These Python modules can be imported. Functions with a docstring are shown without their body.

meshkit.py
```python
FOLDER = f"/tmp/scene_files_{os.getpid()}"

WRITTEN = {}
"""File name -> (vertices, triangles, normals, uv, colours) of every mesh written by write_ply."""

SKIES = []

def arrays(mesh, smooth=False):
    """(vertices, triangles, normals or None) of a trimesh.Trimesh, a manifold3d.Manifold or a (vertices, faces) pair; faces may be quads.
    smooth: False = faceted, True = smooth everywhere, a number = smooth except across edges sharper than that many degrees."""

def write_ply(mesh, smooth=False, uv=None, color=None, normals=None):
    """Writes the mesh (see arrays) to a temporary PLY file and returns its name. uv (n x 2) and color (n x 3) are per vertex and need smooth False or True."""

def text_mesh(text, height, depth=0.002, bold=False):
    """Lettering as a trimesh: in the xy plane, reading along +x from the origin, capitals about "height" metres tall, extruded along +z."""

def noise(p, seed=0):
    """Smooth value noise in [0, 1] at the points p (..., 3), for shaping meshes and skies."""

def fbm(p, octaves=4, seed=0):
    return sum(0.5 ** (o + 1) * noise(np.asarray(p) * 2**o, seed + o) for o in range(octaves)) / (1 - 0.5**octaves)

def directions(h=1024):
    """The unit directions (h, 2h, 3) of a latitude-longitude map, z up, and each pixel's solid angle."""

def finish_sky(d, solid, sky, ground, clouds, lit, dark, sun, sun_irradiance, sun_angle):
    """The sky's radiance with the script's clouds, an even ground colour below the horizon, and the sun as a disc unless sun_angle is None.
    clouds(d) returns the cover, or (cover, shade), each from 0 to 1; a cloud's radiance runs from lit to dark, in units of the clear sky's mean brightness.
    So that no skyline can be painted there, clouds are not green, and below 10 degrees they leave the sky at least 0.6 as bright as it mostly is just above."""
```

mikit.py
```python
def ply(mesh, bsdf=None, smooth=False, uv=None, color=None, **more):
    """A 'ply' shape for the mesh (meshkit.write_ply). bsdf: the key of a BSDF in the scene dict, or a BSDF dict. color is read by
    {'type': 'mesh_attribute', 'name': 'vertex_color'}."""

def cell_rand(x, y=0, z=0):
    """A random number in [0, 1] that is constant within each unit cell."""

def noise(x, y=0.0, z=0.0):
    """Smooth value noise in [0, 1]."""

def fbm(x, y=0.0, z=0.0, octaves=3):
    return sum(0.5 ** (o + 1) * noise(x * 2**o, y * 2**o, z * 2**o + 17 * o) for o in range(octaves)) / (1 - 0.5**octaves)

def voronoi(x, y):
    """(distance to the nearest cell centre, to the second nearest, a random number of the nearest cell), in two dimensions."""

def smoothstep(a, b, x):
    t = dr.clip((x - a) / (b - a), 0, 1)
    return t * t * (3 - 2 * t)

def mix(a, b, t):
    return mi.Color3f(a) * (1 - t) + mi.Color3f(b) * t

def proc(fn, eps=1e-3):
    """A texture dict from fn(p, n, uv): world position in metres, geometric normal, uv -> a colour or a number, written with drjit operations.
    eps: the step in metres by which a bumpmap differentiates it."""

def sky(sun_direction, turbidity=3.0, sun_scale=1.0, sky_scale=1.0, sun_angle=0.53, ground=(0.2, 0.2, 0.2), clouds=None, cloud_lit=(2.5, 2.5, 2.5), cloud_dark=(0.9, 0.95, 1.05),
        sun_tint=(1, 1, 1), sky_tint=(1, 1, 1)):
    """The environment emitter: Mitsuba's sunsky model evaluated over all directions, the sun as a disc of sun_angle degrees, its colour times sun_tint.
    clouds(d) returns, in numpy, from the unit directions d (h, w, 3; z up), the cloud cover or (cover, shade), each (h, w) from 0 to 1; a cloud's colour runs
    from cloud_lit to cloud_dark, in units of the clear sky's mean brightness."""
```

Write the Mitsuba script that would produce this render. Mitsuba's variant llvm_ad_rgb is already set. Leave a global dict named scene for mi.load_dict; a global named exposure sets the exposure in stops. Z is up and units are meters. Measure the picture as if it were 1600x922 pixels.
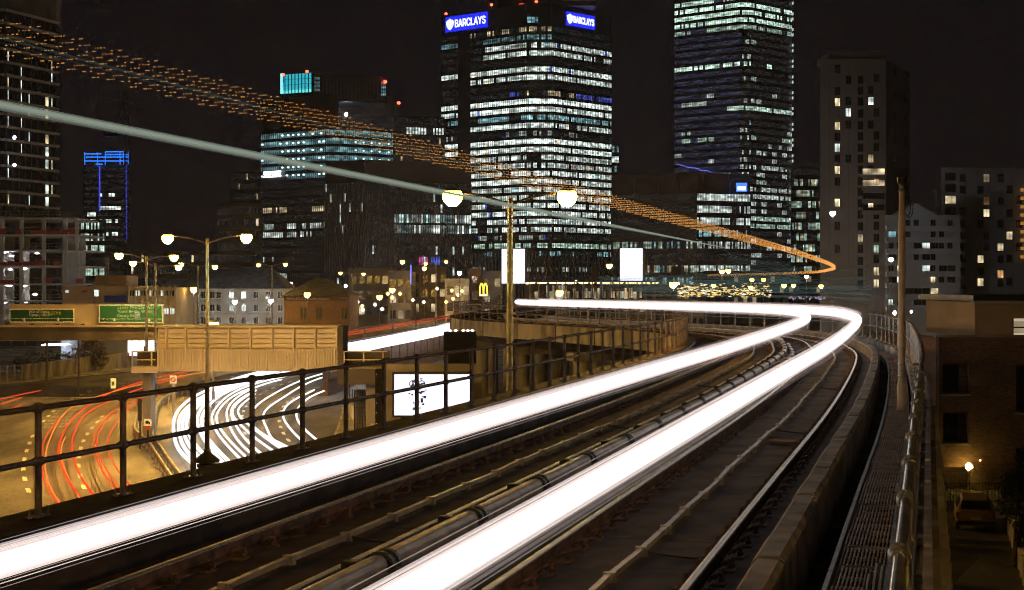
import math, random
import numpy as np
import trimesh
import drjit as dr
import mitsuba as mi
import mikit
import meshkit
from scipy.interpolate import CubicSpline, PchipInterpolator

T = mi.ScalarTransform4f
scene, labels = {}, {}
V3 = lambda *a: np.array(a, float)

# ------------------------------------------------------------------ camera, sky, exposure
F, HOR, CZ = 2300.0, 450.0, 2.37          # focal length in photo pixels, horizon row, eye height over the rails (z = 0)
scene['camera'] = {'type': 'perspective', 'fov': 2 * math.degrees(math.atan(800 / F)), 'fov_axis': 'x', 'near_clip': 0.05, 'far_clip': 6000.0,
                   'to_world': T().look_at(origin=[0, 0, CZ], target=[0, 100, CZ - 100 * 11 / F], up=[0, 0, 1])}
exposure = 0.0


def overcast(d):
    """an even cloud deck lit by the city below: brownest and brightest all round the horizon"""
    e = np.degrees(np.arcsin(np.clip(d[..., 2], 0, 1)))
    t = np.clip(e / 16.0, 0, 1)
    return np.ones(d.shape[:2]), t * t * (3 - 2 * t)


scene['night_sky'] = {**mikit.sky([0.2, -1, 0.12], turbidity=3, sun_scale=0.0, sky_scale=0.125, clouds=overcast, cloud_lit=(1.15, 0.85, 1.15), cloud_dark=(0.34, 0.27, 0.52), ground=(0.05, 0.05, 0.05)),
                      'sampling_weight': 12.0}
HAZE = 0.0002
if HAZE:
    scene['night_air'] = {'type': 'homogeneous', 'albedo': 0.95, 'sigma_t': HAZE}
    scene['haze'] = {'type': 'cube', 'to_world': T().translate([0, 1000, 100]).scale([2600, 2600, 112]), 'bsdf': {'type': 'null'}, 'interior': {'type': 'ref', 'id': 'night_air'}}
    scene['camera']['medium'] = {'type': 'ref', 'id': 'night_air'}
    labels['haze'] = {'label': 'thin damp night air glowing round the lamps', 'category': 'haze', 'kind': 'stuff'}


# ------------------------------------------------------------------ pixel of the photograph + distance -> point
def P(px, py, D):
    return V3((px - 800) / F * D, D, CZ - (py - HOR) / F * D)


def X(px, D):
    return (px - 800) / F * D


def Z(py, D):
    return CZ - (py - HOR) / F * D


def on_plane(px, py, z):
    return P(px, py, (CZ - z) * F / (py - HOR))


# ------------------------------------------------------------------ materials
def rgb(c):
    return {'type': 'rgb', 'value': [float(x) for x in (c if hasattr(c, '__len__') else (c, c, c))]}


def plain(name, c, rough=0.6, metal=0.0, spec=0.5):
    scene[name] = {'type': 'twosided', 'bsdf': {'type': 'principled', 'base_color': rgb(c), 'roughness': rough, 'metallic': metal, 'specular': spec}}
    return name


def grained(name, a, b, scale, rough=0.75, metal=0.0, bump=0.0, aniso=(1, 1, 1), rvar=0.0):
    def col(p, n, uv):
        t = mikit.fbm(p.x * scale * aniso[0], p.y * scale * aniso[1], p.z * scale * aniso[2], 4)
        return mikit.mix(a, b, mikit.smoothstep(0.3, 0.7, t))

    d = {'type': 'principled', 'base_color': mikit.proc(col), 'roughness': rough, 'metallic': metal, 'specular': 0.4}
    if rvar:
        def rou(p, n, uv):
            return rough + rvar * (mikit.fbm(p.x * scale * 1.7, p.y * scale * 1.7, p.z * scale * 1.7 + 5, 3) - 0.5)
        d['roughness'] = mikit.proc(rou)
    if bump:
        def bmp(p, n, uv):
            return mikit.fbm(p.x * scale * 5, p.y * scale * 5, p.z * scale * 5, 3)
        d = {'type': 'bumpmap', 'arbitrary': mikit.proc(bmp, eps=0.004), 'scale': bump, 'bsdf': d}
    scene[name] = {'type': 'twosided', 'bsdf': d}
    return name


def asphalt_col(p, n, uv):
    t = mikit.fbm(p.x * 0.35, p.y * 0.1, 0.0, 4)
    g = mikit.fbm(p.x * 9, p.y * 9, 1.0, 2)
    c = mikit.mix((0.075, 0.071, 0.066), (0.15, 0.143, 0.132), mikit.smoothstep(0.3, 0.72, t))
    return c * (0.75 + 0.5 * g)


scene['asphalt'] = {'type': 'twosided', 'bsdf': {'type': 'principled', 'base_color': mikit.proc(asphalt_col), 'roughness': 0.62, 'specular': 0.4}}


def brick_col(p, n, uv):
    h = dr.select(dr.abs(n.x) > 0.7, p.y, p.x)
    row = dr.floor(p.z / 0.075)
    u = h / 0.225 + 0.5 * (row - 2 * dr.floor(row / 2))
    f, g = u - dr.floor(u), p.z / 0.075 - row
    mortar = (f < 0.05) | (g < 0.14)
    c = mikit.mix((0.10, 0.052, 0.032), (0.21, 0.115, 0.072), mikit.cell_rand(u, row, 3))
    c = c * (0.7 + 0.6 * mikit.fbm(p.x * 0.6, p.y * 0.6, p.z * 0.6, 3))
    return dr.select(mortar, mi.Color3f(0.15, 0.13, 0.11), c)


scene['brick'] = {'type': 'twosided', 'bsdf': {'type': 'principled', 'base_color': mikit.proc(brick_col), 'roughness': 0.85}}

grained('ground_soil', (0.05, 0.045, 0.035), (0.10, 0.09, 0.07), 0.5, 0.95)
grained('paving', (0.17, 0.16, 0.14), (0.27, 0.25, 0.22), 1.3, 0.8)
grained('concrete', (0.22, 0.20, 0.18), (0.38, 0.36, 0.33), 0.7, 0.85, bump=0.004)
grained('stained_concrete', (0.09, 0.08, 0.065), (0.24, 0.22, 0.19), 1.1, 0.85, bump=0.006, aniso=(1, 1, 0.3))
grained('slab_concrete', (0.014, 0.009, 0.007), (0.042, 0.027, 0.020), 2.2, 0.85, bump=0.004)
grained('upstand_concrete', (0.08, 0.064, 0.048), (0.165, 0.135, 0.10), 3.0, 0.8, bump=0.004)
grained('rusty_steel', (0.035, 0.02, 0.014), (0.10, 0.05, 0.03), 6, 0.7, metal=0.2)
grained('rail_head', (0.62, 0.6, 0.57), (0.72, 0.7, 0.67), 8, 0.4, metal=1.0, rvar=0.12)
grained('railing_paint', (0.10, 0.075, 0.058), (0.17, 0.125, 0.095), 9, 0.36, metal=0.25, rvar=0.2)
grained('bright_steel', (0.20, 0.175, 0.15), (0.30, 0.27, 0.24), 7, 0.15, metal=0.9, rvar=0.08)
grained('galvanised', (0.30, 0.29, 0.28), (0.44, 0.43, 0.41), 7, 0.38, metal=0.6, rvar=0.2)
grained('lamp_steel', (0.16, 0.15, 0.14), (0.26, 0.25, 0.23), 5, 0.45, metal=0.4)
grained('tan_paint', (0.46, 0.33, 0.19), (0.58, 0.43, 0.26), 4, 0.45)
grained('beige_cladding', (0.50, 0.43, 0.30), (0.60, 0.52, 0.37), 0.9, 0.5, aniso=(1, 1, 0.25))
grained('beige_render', (0.34, 0.27, 0.21), (0.42, 0.34, 0.27), 0.6, 0.8)
grained('dark_beam', (0.05, 0.04, 0.034), (0.085, 0.068, 0.056), 0.6, 0.7)
grained('pale_render', (0.36, 0.35, 0.33), (0.46, 0.45, 0.43), 0.3, 0.85)
grained('grey_panel', (0.19, 0.20, 0.23), (0.26, 0.27, 0.305), 0.12, 0.7, aniso=(1, 1, 0.4))
grained('tower_panel', (0.16, 0.155, 0.17), (0.22, 0.21, 0.23), 0.08, 0.75, aniso=(1, 1, 0.3))
grained('dark_stone', (0.10, 0.09, 0.085), (0.16, 0.145, 0.135), 0.3, 0.7)
grained('cover_plastic', (0.15, 0.125, 0.10), (0.24, 0.205, 0.165), 5, 0.33, rvar=0.15)
grained('grating_steel', (0.26, 0.17, 0.12), (0.42, 0.29, 0.21), 6, 0.5, metal=0.2)
grained('bark', (0.05, 0.04, 0.03), (0.09, 0.075, 0.06), 6, 0.9)
grained('slate_roof', (0.05, 0.05, 0.055), (0.09, 0.088, 0.09), 1.5, 0.7)
plain('facade_metal', (0.09, 0.09, 0.095), 0.45, 0.3)
plain('spandrel', (0.05, 0.052, 0.058), 0.35, 0.2)
plain('bluish_spandrel', (0.17, 0.18, 0.25), 0.35, 0.3)
plain('dark_glass', (0.012, 0.014, 0.017), 0.12, 0.0, 0.8)
plain('black_paint', (0.015, 0.015, 0.016), 0.4)
plain('matte_black', (0.007, 0.007, 0.008), 0.85, spec=0.15)
plain('black_rubber', (0.012, 0.012, 0.012), 0.7)
plain('sign_green', (0.003, 0.065, 0.028), 0.5)
plain('sign_white', (0.8, 0.8, 0.78), 0.55)
plain('sign_yellow', (0.75, 0.55, 0.05), 0.55)
plain('sign_blue', (0.02, 0.06, 0.3), 0.5)
plain('sign_red', (0.55, 0.03, 0.03), 0.5)
plain('road_paint', (0.62, 0.6, 0.55), 0.7)
plain('netting', (0.3, 0.04, 0.04), 0.8)
plain('emitter_shell', (0.0, 0.0, 0.0), 1.0, spec=0.0)
plain('car_gold', (0.32, 0.22, 0.08), 0.28, 0.3)
plain('chrome', (0.7, 0.7, 0.7), 0.2, 1.0)
plain('tail_red', (0.25, 0.01, 0.01), 0.25)
scene['leaf'] = {'type': 'principledthin', 'base_color': rgb((0.035, 0.05, 0.018)), 'roughness': 0.6, 'diff_trans': 0.5}
scene['dry_leaf'] = {'type': 'principledthin', 'base_color': rgb((0.11, 0.085, 0.035)), 'roughness': 0.7, 'diff_trans': 0.5}
scene['car_glass'] = {'type': 'thindielectric'}

PALETTE = [(0.86, 1.0, 0.93), (0.36, 0.78, 0.86), (1.0, 0.80, 0.48), (0.10, 0.16, 0.95), (0.70, 1.0, 0.80), (1.0, 0.50, 0.20), (0.95, 0.12, 0.5), (0.30, 0.33, 0.62), (0.5, 0.5, 0.52)]


def window_glow(p, n, uv):
    """what a lit room shows through its pane: uv.x is the lamp level of that room, uv.y the colour of its lamps"""
    c = mi.Color3f(0)
    for i, q in enumerate(PALETTE):
        c = dr.select(dr.abs(uv.y * 10 - i) < 0.5, mi.Color3f(q), c)
    k = mikit.noise(p.x * 0.55 + p.y * 0.31, p.y * 0.23, p.z * 0.9)
    return c * (uv.x * (0.25 + 1.5 * k * k * 1.6))


GLOW = mikit.proc(window_glow)


# ------------------------------------------------------------------ mesh building
class MB:
    def __init__(s):
        s.v, s.f, s.t, s.n = [], [], [], 0

    def add(s, v, f, uv=(0, 0)):
        v = np.asarray(v, float)
        f = np.asarray(f, int)
        if f.shape[1] == 4:
            f = np.vstack([f[:, [0, 1, 2]], f[:, [0, 2, 3]]])
        s.v.append(v)
        s.f.append(f + s.n)
        s.t.append(np.tile(np.asarray(uv, float), (len(v), 1)))
        s.n += len(v)
        return s

    def para(s, o, a, b, c):
        o, a, b, c = (np.asarray(q, float) for q in (o, a, b, c))
        if np.dot(np.cross(a, b), c) < 0:
            a, b = b, a
        v = [o, o + a, o + a + b, o + b, o + c, o + a + c, o + a + b + c, o + b + c]
        return s.add(v, [[0, 3, 2, 1], [4, 5, 6, 7], [0, 1, 5, 4], [1, 2, 6, 5], [2, 3, 7, 6], [3, 0, 4, 7]])

    def box(s, x0, x1, y0, y1, z0, z1):
        return s.para((x0, y0, z0), (x1 - x0, 0, 0), (0, y1 - y0, 0), (0, 0, z1 - z0))

    def bar(s, a, b, w, h):
        """a box from a to b, w wide and h high, its top centre line through a and b lowered by h/2"""
        a, b = np.asarray(a, float), np.asarray(b, float)
        d = b - a
        up = V3(0, 0, 1) if abs(d[2]) < 0.9 * np.linalg.norm(d) else V3(0, 1, 0)
        r = np.cross(d, up)
        r /= np.linalg.norm(r)
        q = np.cross(r, d)
        q /= np.linalg.norm(q)
        return s.para(a - r * w / 2 - q * h / 2, d, r * w, q * h)

    def fbox(s, fr, u0, u1, n0, n1, z0, z1):
        A, u, n = fr
        return s.para(A + u * u0 + n * n0 + V3(0, 0, z0), u * (u1 - u0), n * (n1 - n0), (0, 0, z1 - z0))

    def fquad(s, fr, u0, u1, z0, z1, n0, uv=(0, 0)):
        A, u, n = fr
        p = A + n * n0
        return s.add([p + u * u0 + V3(0, 0, z0), p + u * u1 + V3(0, 0, z0), p + u * u1 + V3(0, 0, z1), p + u * u0 + V3(0, 0, z1)], [[0, 1, 2, 3]], uv)

    def tube(s, pts, r, sides=8, caps=True):
        p = np.asarray(pts, float)
        t = np.gradient(p, axis=0)
        t /= np.linalg.norm(t, axis=1, keepdims=True) + 1e-12
        ref = V3(0, 0, 1) if abs(t[0][2]) < 0.9 else V3(0, 1, 0)
        a = np.cross(t, ref)
        a /= np.linalg.norm(a, axis=1, keepdims=True) + 1e-12
        b = np.cross(a, t)
        g = np.arange(sides) * 2 * np.pi / sides
        rr = np.broadcast_to(r, (len(p),))[:, None, None]
        v = p[:, None] + rr * (np.cos(g)[None, :, None] * a[:, None] + np.sin(g)[None, :, None] * b[:, None])
        n = len(p)
        i, j = np.meshgrid(np.arange(n - 1), np.arange(sides), indexing='ij')
        q = np.stack([i * sides + j, (i + 1) * sides + j, (i + 1) * sides + (j + 1) % sides, i * sides + (j + 1) % sides], -1).reshape(-1, 4)
        q = q[:, ::-1]
        f = np.vstack([q[:, [0, 1, 2]], q[:, [0, 2, 3]]])
        v = v.reshape(-1, 3)
        if caps:
            v = np.vstack([v, p[:1], p[-1:]])
            k = np.arange(sides)
            f = np.vstack([f, np.stack([k, (k + 1) % sides, k * 0 + n * sides], 1)[:, ::-1], np.stack([k + (n - 1) * sides, (k + 1) % sides + (n - 1) * sides, k * 0 + n * sides + 1], 1)])
        # orientation check on the first ring
        nrm = np.cross(v[f[0][1]] - v[f[0][0]], v[f[0][2]] - v[f[0][0]])
        if np.dot(nrm, v[f[0]].mean(0) - (p[0] + p[1]) / 2) < 0:
            f = f[:, ::-1]
        return s.add(v, f)

    def lathe(s, c, prof, sides=12, sq=(1, 1)):
        """profile (radius, height) bottom to top about a vertical axis"""
        c = np.asarray(c, float)
        prof = np.asarray(prof, float)
        g = np.arange(sides) * 2 * np.pi / sides
        v = np.stack([np.cos(g)[None] * prof[:, :1] * sq[0], np.sin(g)[None] * prof[:, :1] * sq[1], np.broadcast_to(prof[:, 1:], (len(prof), sides))], -1)
        n = len(prof)
        i, j = np.meshgrid(np.arange(n - 1), np.arange(sides), indexing='ij')
        q = np.stack([i * sides + j, i * sides + (j + 1) % sides, (i + 1) * sides + (j + 1) % sides, (i + 1) * sides + j], -1).reshape(-1, 4)
        f = np.vstack([q[:, [0, 1, 2]], q[:, [0, 2, 3]]])
        v = np.vstack([v.reshape(-1, 3), [[0, 0, prof[0, 1]]], [[0, 0, prof[-1, 1]]]]) + c
        k = np.arange(sides)
        f = np.vstack([f, np.stack([(k + 1) % sides, k, k * 0 + n * sides], 1), np.stack([k + (n - 1) * sides, (k + 1) % sides + (n - 1) * sides, k * 0 + n * sides + 1], 1)])
        return s.add(v, f)

    def prism(s, poly, z0, z1):
        poly = np.asarray(poly, float)
        if sum(poly[i][0] * poly[(i + 1) % len(poly)][1] - poly[(i + 1) % len(poly)][0] * poly[i][1] for i in range(len(poly))) < 0:
            poly = poly[::-1]
        from shapely.geometry import Polygon
        m = trimesh.creation.extrude_polygon(Polygon(poly), z1 - z0, engine='earcut')
        return s.add(np.array(m.vertices) + V3(0, 0, z0), np.array(m.faces))

    def mesh(s):
        return np.vstack(s.v), np.vstack(s.f)

    def uv(s):
        return np.vstack(s.t)


ORD = 'first second third fourth fifth sixth seventh eighth ninth tenth eleventh twelfth thirteenth fourteenth fifteenth sixteenth'.split()


def fresh(key):
    if key not in scene and key not in labels:
        return key
    i = 1
    while f'{key}_{i:03d}' in scene or f'{key}_{i:03d}' in labels:
        i += 1
    return f'{key}_{i:03d}'


def note(key, label=None, cat=None, group=None, kind=None):
    d = {k: v for k, v in (('label', label), ('category', cat), ('group', group), ('kind', kind)) if v}
    if d:
        labels[key] = d


def thing(name, label, cat, group=None):
    key = fresh(name)
    note(key, label, cat, group)
    return key


def add(name, mb, bsdf, parent=None, label=None, cat=None, group=None, kind=None, emit=None, w=0.0, smooth=False):
    """one entry of the scene from an MB (or a ready shape dict)"""
    key = fresh(parent + '__' + name if parent else name)
    if isinstance(mb, dict):
        d = dict(mb)
    elif emit == 'glow':
        d = mikit.ply(mb.mesh(), bsdf, False, uv=mb.uv())
    elif isinstance(mb, MB):
        if not mb.v:
            return None
        d = mikit.ply(mb.mesh(), bsdf, smooth)
    else:
        d = mikit.ply(mb, bsdf, smooth)
    if emit is not None:
        d['emitter'] = {'type': 'area', 'radiance': GLOW if isinstance(emit, str) else rgb(emit), 'sampling_weight': float(w)}
    scene[key] = d
    note(key, label, cat, group, kind)
    return key


def placed(mesh_dict, name, parent, m):
    key = fresh(parent + '__' + name)
    scene[key] = {**mesh_dict, 'to_world': T(m)}
    return key


def mat(pos, xa, ya, za=(0, 0, 1)):
    m = np.eye(4)
    m[:3, 0], m[:3, 1], m[:3, 2], m[:3, 3] = xa, ya, za, pos
    return m


def letters(text, height, depth, pos, u, n, bold=True):
    """lettering standing on a wall: u along the line, n outward"""
    m = meshkit.text_mesh(text, height, depth, bold)
    v = np.array(m.vertices)
    u, n = np.asarray(u, float), np.asarray(n, float)
    w = v[:, :1] * u + v[:, 1:2] * V3(0, 0, 1) + v[:, 2:] * n + np.asarray(pos, float)
    return MB().add(w, np.array(m.faces)), v[:, 0].max()


def spline(pts, n):
    p = np.asarray(pts, float)
    t = np.r_[0, np.cumsum(np.sqrt(np.linalg.norm(np.diff(p, axis=0), axis=1)))]
    return CubicSpline(t, p)(np.linspace(0, t[-1], n))
# ------------------------------------------------------------------ the alignment: the outer rail of the right-hand track in plan
ROUTE = [(-4.2, -8), (-1.9, 0.1), (1.33, 11.5), (3.85, 20.4), (6.19, 28.7), (9.35, 40.6), (11.2, 47.9), (12.7, 54.5), (13.75, 60.6), (14.55, 66), (14.75, 72), (13.9, 79), (11.5, 87), (8.3, 95), (5.2, 102.5), (3.0, 110),
         (2.0, 118), (2.1, 127), (3.4, 140), (6.5, 158), (11, 180)]
_line = spline(ROUTE, 3000)
_s = np.r_[0, np.cumsum(np.linalg.norm(np.diff(_line, axis=0), axis=1))]
_s -= np.interp(0.0, _line[:, 1], _s)        # s = 0 beside the camera
_tan = np.gradient(_line, axis=0)
_tan /= np.linalg.norm(_tan, axis=1, keepdims=True)


def along(s, o=0.0, z=0.0):
    """the point at distance s along the line, o to the right of the outer rail, z over the rails"""
    s = np.asarray(s, float)
    x, y = np.interp(s, _s, _line[:, 0]), np.interp(s, _s, _line[:, 1])
    tx, ty = np.interp(s, _s, _tan[:, 0]), np.interp(s, _s, _tan[:, 1])
    return np.stack([x + ty * o, y - tx * o, np.broadcast_to(z, np.shape(x)) * 1.0], -1)


def heading(s):
    t = V3(np.interp(s, _s, _tan[:, 0]), np.interp(s, _s, _tan[:, 1]), 0)
    return t / np.linalg.norm(t)


def sweep(mb, prof, s0, s1, ds, close=True):
    """a closed profile [(o, z)...] swept along the line; profile given anticlockwise seen looking along the line"""
    s = np.linspace(s0, s1, max(2, int(math.ceil((s1 - s0) / ds)) + 1))
    k = len(prof)
    v = np.stack([along(s, o, z) for o, z in prof], 1)
    n = len(s)
    i, j = np.meshgrid(np.arange(n - 1), np.arange(k), indexing='ij')
    q = np.stack([i * k + j, i * k + (j + 1) % k, (i + 1) * k + (j + 1) % k, (i + 1) * k + j], -1).reshape(-1, 4)
    area = sum(prof[a][0] * prof[(a + 1) % k][1] - prof[(a + 1) % k][0] * prof[a][1] for a in range(k))
    if area > 0:
        q = q[:, ::-1]
    f = np.vstack([q[:, [0, 1, 2]], q[:, [0, 2, 3]]])
    mb.add(v.reshape(-1, 3), f)
    from shapely.geometry import Polygon
    tv, tf = trimesh.creation.triangulate_polygon(Polygon(prof), engine='earcut')
    for ss, flip in ((s0, False), (s1, True)):
        e = np.stack([along(ss, o, z) for o, z in tv])
        mb.add(e, tf if flip == (area > 0) else tf[:, ::-1])
    return mb


def frame_at(s, o, z):
    t = heading(s)
    r = V3(t[1], -t[0], 0)
    return mat(along(s, o, z), r, t)


GAUGE, OFF2 = 1.5, -2.98        # the left-hand track's right rail stands 2.98 m left of the outer rail
S0, S1 = -6.0, 175.0

# ------------------------------------------------------------------ viaduct
viaduct = thing('railway_viaduct', 'curved concrete railway viaduct carrying two tracks round the bend', 'viaduct')
m = MB()
sweep(m, [(-6.95, -0.42), (-6.95, -0.7), (-4.9, -0.9), (-4.4, -1.6), (-0.2, -1.6), (0.3, -0.9), (1.94, -0.7), (1.94, -0.42)], S0, S1, 1.5)
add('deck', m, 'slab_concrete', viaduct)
for lab, o0, o1 in (('left', -6.98, -6.28), ('right', 1.56, 1.95)):
    m = MB()
    sweep(m, [(o0, -0.95), (o1 - 0.2, -0.95), (o1, -0.3), (o1, 0.05), (o0, 0.05)] if lab == 'left' else [(o0 + .1, -0.95), (o1, -0.95), (o1, 0.05), (o0, 0.05), (o0, -0.3)], S0, S1, 1.5)
    add('edge_beam', m, 'stained_concrete', viaduct)
m = MB()
sweep(m, [(-6.99, 0.052), (-6.27, 0.052), (-6.27, 0.10), (-6.99, 0.10)], S0, S1, 1.5)
add('coping', m, 'slab_concrete', viaduct)
m = MB()                                           # joints of the edge beam's units
for k in range(int((S1 - 60) / 6)):
    s = 60 + 6 * k
    m.bar(along(s, -7.0, -0.96), along(s, -7.0, 0.04), 0.05, 0.03)
add('beam_joint', m, 'black_paint', viaduct, kind='stuff')
for k, s in enumerate(np.arange(20, 172, 9.5)):     # piers, in pairs with a crosshead
    m = MB()
    m.bar(along(s, -6.0, -1.88), along(s, 1.3, -1.88), 1.1, 0.5)
    add('crosshead', m, 'stained_concrete', viaduct)
    for o in (-5.2, 0.5):
        c = along(s, o, 0)
        m = MB().lathe((c[0], c[1], 0), [(0.52, -8.7), (0.52, -2.14)], 16)
        add('pier', m, 'stained_concrete', viaduct, smooth=40)

# slab track: one plinth slab under each track with a joint every 5 m, a trough between
for o0, o1 in ((-2.1, 0.43), (-5.1, -2.4)):
    for k in range(34):
        s = S0 + 5.3 * k
        m = MB()
        sweep(m, [(o0, -0.43), (o1, -0.43), (o1, -0.17), (o0, -0.17)], s, s + 5.275, 0.9)
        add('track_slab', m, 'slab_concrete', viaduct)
for k in range(40):                                 # concrete upstand beside the near track, in units
    s = 5.0 + 1.25 * k
    m = MB()
    dz = 0.012 * math.sin(k * 2.3)
    sweep(m, [(0.47, -0.42), (0.74, -0.42), (0.74, 0.15 + dz), (0.70, 0.20 + dz), (0.53, 0.20 + dz), (0.47, 0.13 + dz)], s, s + 1.225, 0.7)
    add('upstand_block', m, 'upstand_concrete', viaduct)
m = MB()
sweep(m, [(0.47, -0.42), (0.74, -0.42), (0.74, 0.15), (0.70, 0.20), (0.53, 0.20), (0.47, 0.13)], 55.0, S1, 1.2)
sweep(m, [(0.47, -0.42), (0.74, -0.42), (0.74, 0.15), (0.70, 0.20), (0.53, 0.20), (0.47, 0.13)], S0, 4.97, 1.2)
add('upstand', m, 'upstand_concrete', viaduct)
m = MB()                                            # left-hand walkway with its kerb
sweep(m, [(-6.28, -0.42), (-5.35, -0.42), (-5.35, -0.08), (-6.28, -0.08)], S0, S1, 1.5)
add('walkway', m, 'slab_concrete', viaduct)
m = MB()
sweep(m, [(-5.33, -0.42), (-5.2, -0.42), (-5.2, 0.03), (-5.33, 0.03)], S0, S1, 1.5)
add('kerb', m, 'slab_concrete', viaduct)
m = MB()                                            # right-hand grating walkway: frame, lit edge strip
sweep(m, [(0.99, -0.36), (1.03, -0.36), (1.03, -0.16), (0.99, -0.16)], S0, S1, 1.0)
add('edge_strip', m, 'galvanised', viaduct)
pm, bm = MB(), MB()
for k in range(13):
    pm.box(0.0 + 0.036 * k, 0.014 + 0.036 * k, 0.01, 0.97, -0.03, 0.0)
for k in range(3):
    pm.box(0, 0.446, 0.01 + 0.47 * k, 0.03 + 0.47 * k, -0.04, -0.005)
pd = mikit.ply(pm.mesh(), 'grating_steel')
for k in range(58):
    s = 3.5 + 1.0 * k
    placed(pd, 'grating_panel', viaduct, frame_at(s, 1.05, -0.2 + 0.012 * math.sin(k * 1.7)))

# ------------------------------------------------------------------ tracks
RAIL = [(-0.075, -0.165), (0.075, -0.165), (0.075, -0.15), (0.012, -0.125), (0.012, -0.045), (0.036, -0.035), (0.036, -0.006), (0.028, 0.0), (-0.028, 0.0), (-0.036, -0.006), (-0.036, -0.035), (-0.012, -0.045), (-0.012, -0.125), (-0.075, -0.15)]
HEAD = [(-0.0365, -0.014), (0.0365, -0.014), (0.0355, -0.007), (0.032, -0.001), (0.024, 0.0022), (0.012, 0.0042), (0.0, 0.0048), (-0.012, 0.0042), (-0.024, 0.0022), (-0.032, -0.001), (-0.0355, -0.007)]
cm = MB()                                           # a rail fastening: base plate, two screws, two spring clips
cm.box(-0.19, 0.19, -0.09, 0.09, -0.17, -0.148)
for sx in (-1, 1):
    cm.lathe((sx * 0.15, 0.05 * sx, -0.15), [(0.03, 0), (0.03, 0.03), (0.018, 0.035), (0.018, 0.075), (0.012, 0.08)], 6)
    cm.tube([(sx * 0.05, -0.08, -0.125), (sx * 0.10, -0.085, -0.08), (sx * 0.13, -0.02, -0.07), (sx * 0.12, 0.05, -0.085), (sx * 0.075, 0.06, -0.125)], 0.016, 5)
cd = mikit.ply(cm.mesh(), 'rusty_steel')
cv, cf = cm.mesh()


def wobble(k):
    return 0.014 * math.sin(k * 1.9) + 0.014 * math.sin(k * 0.71 + 1)


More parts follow.
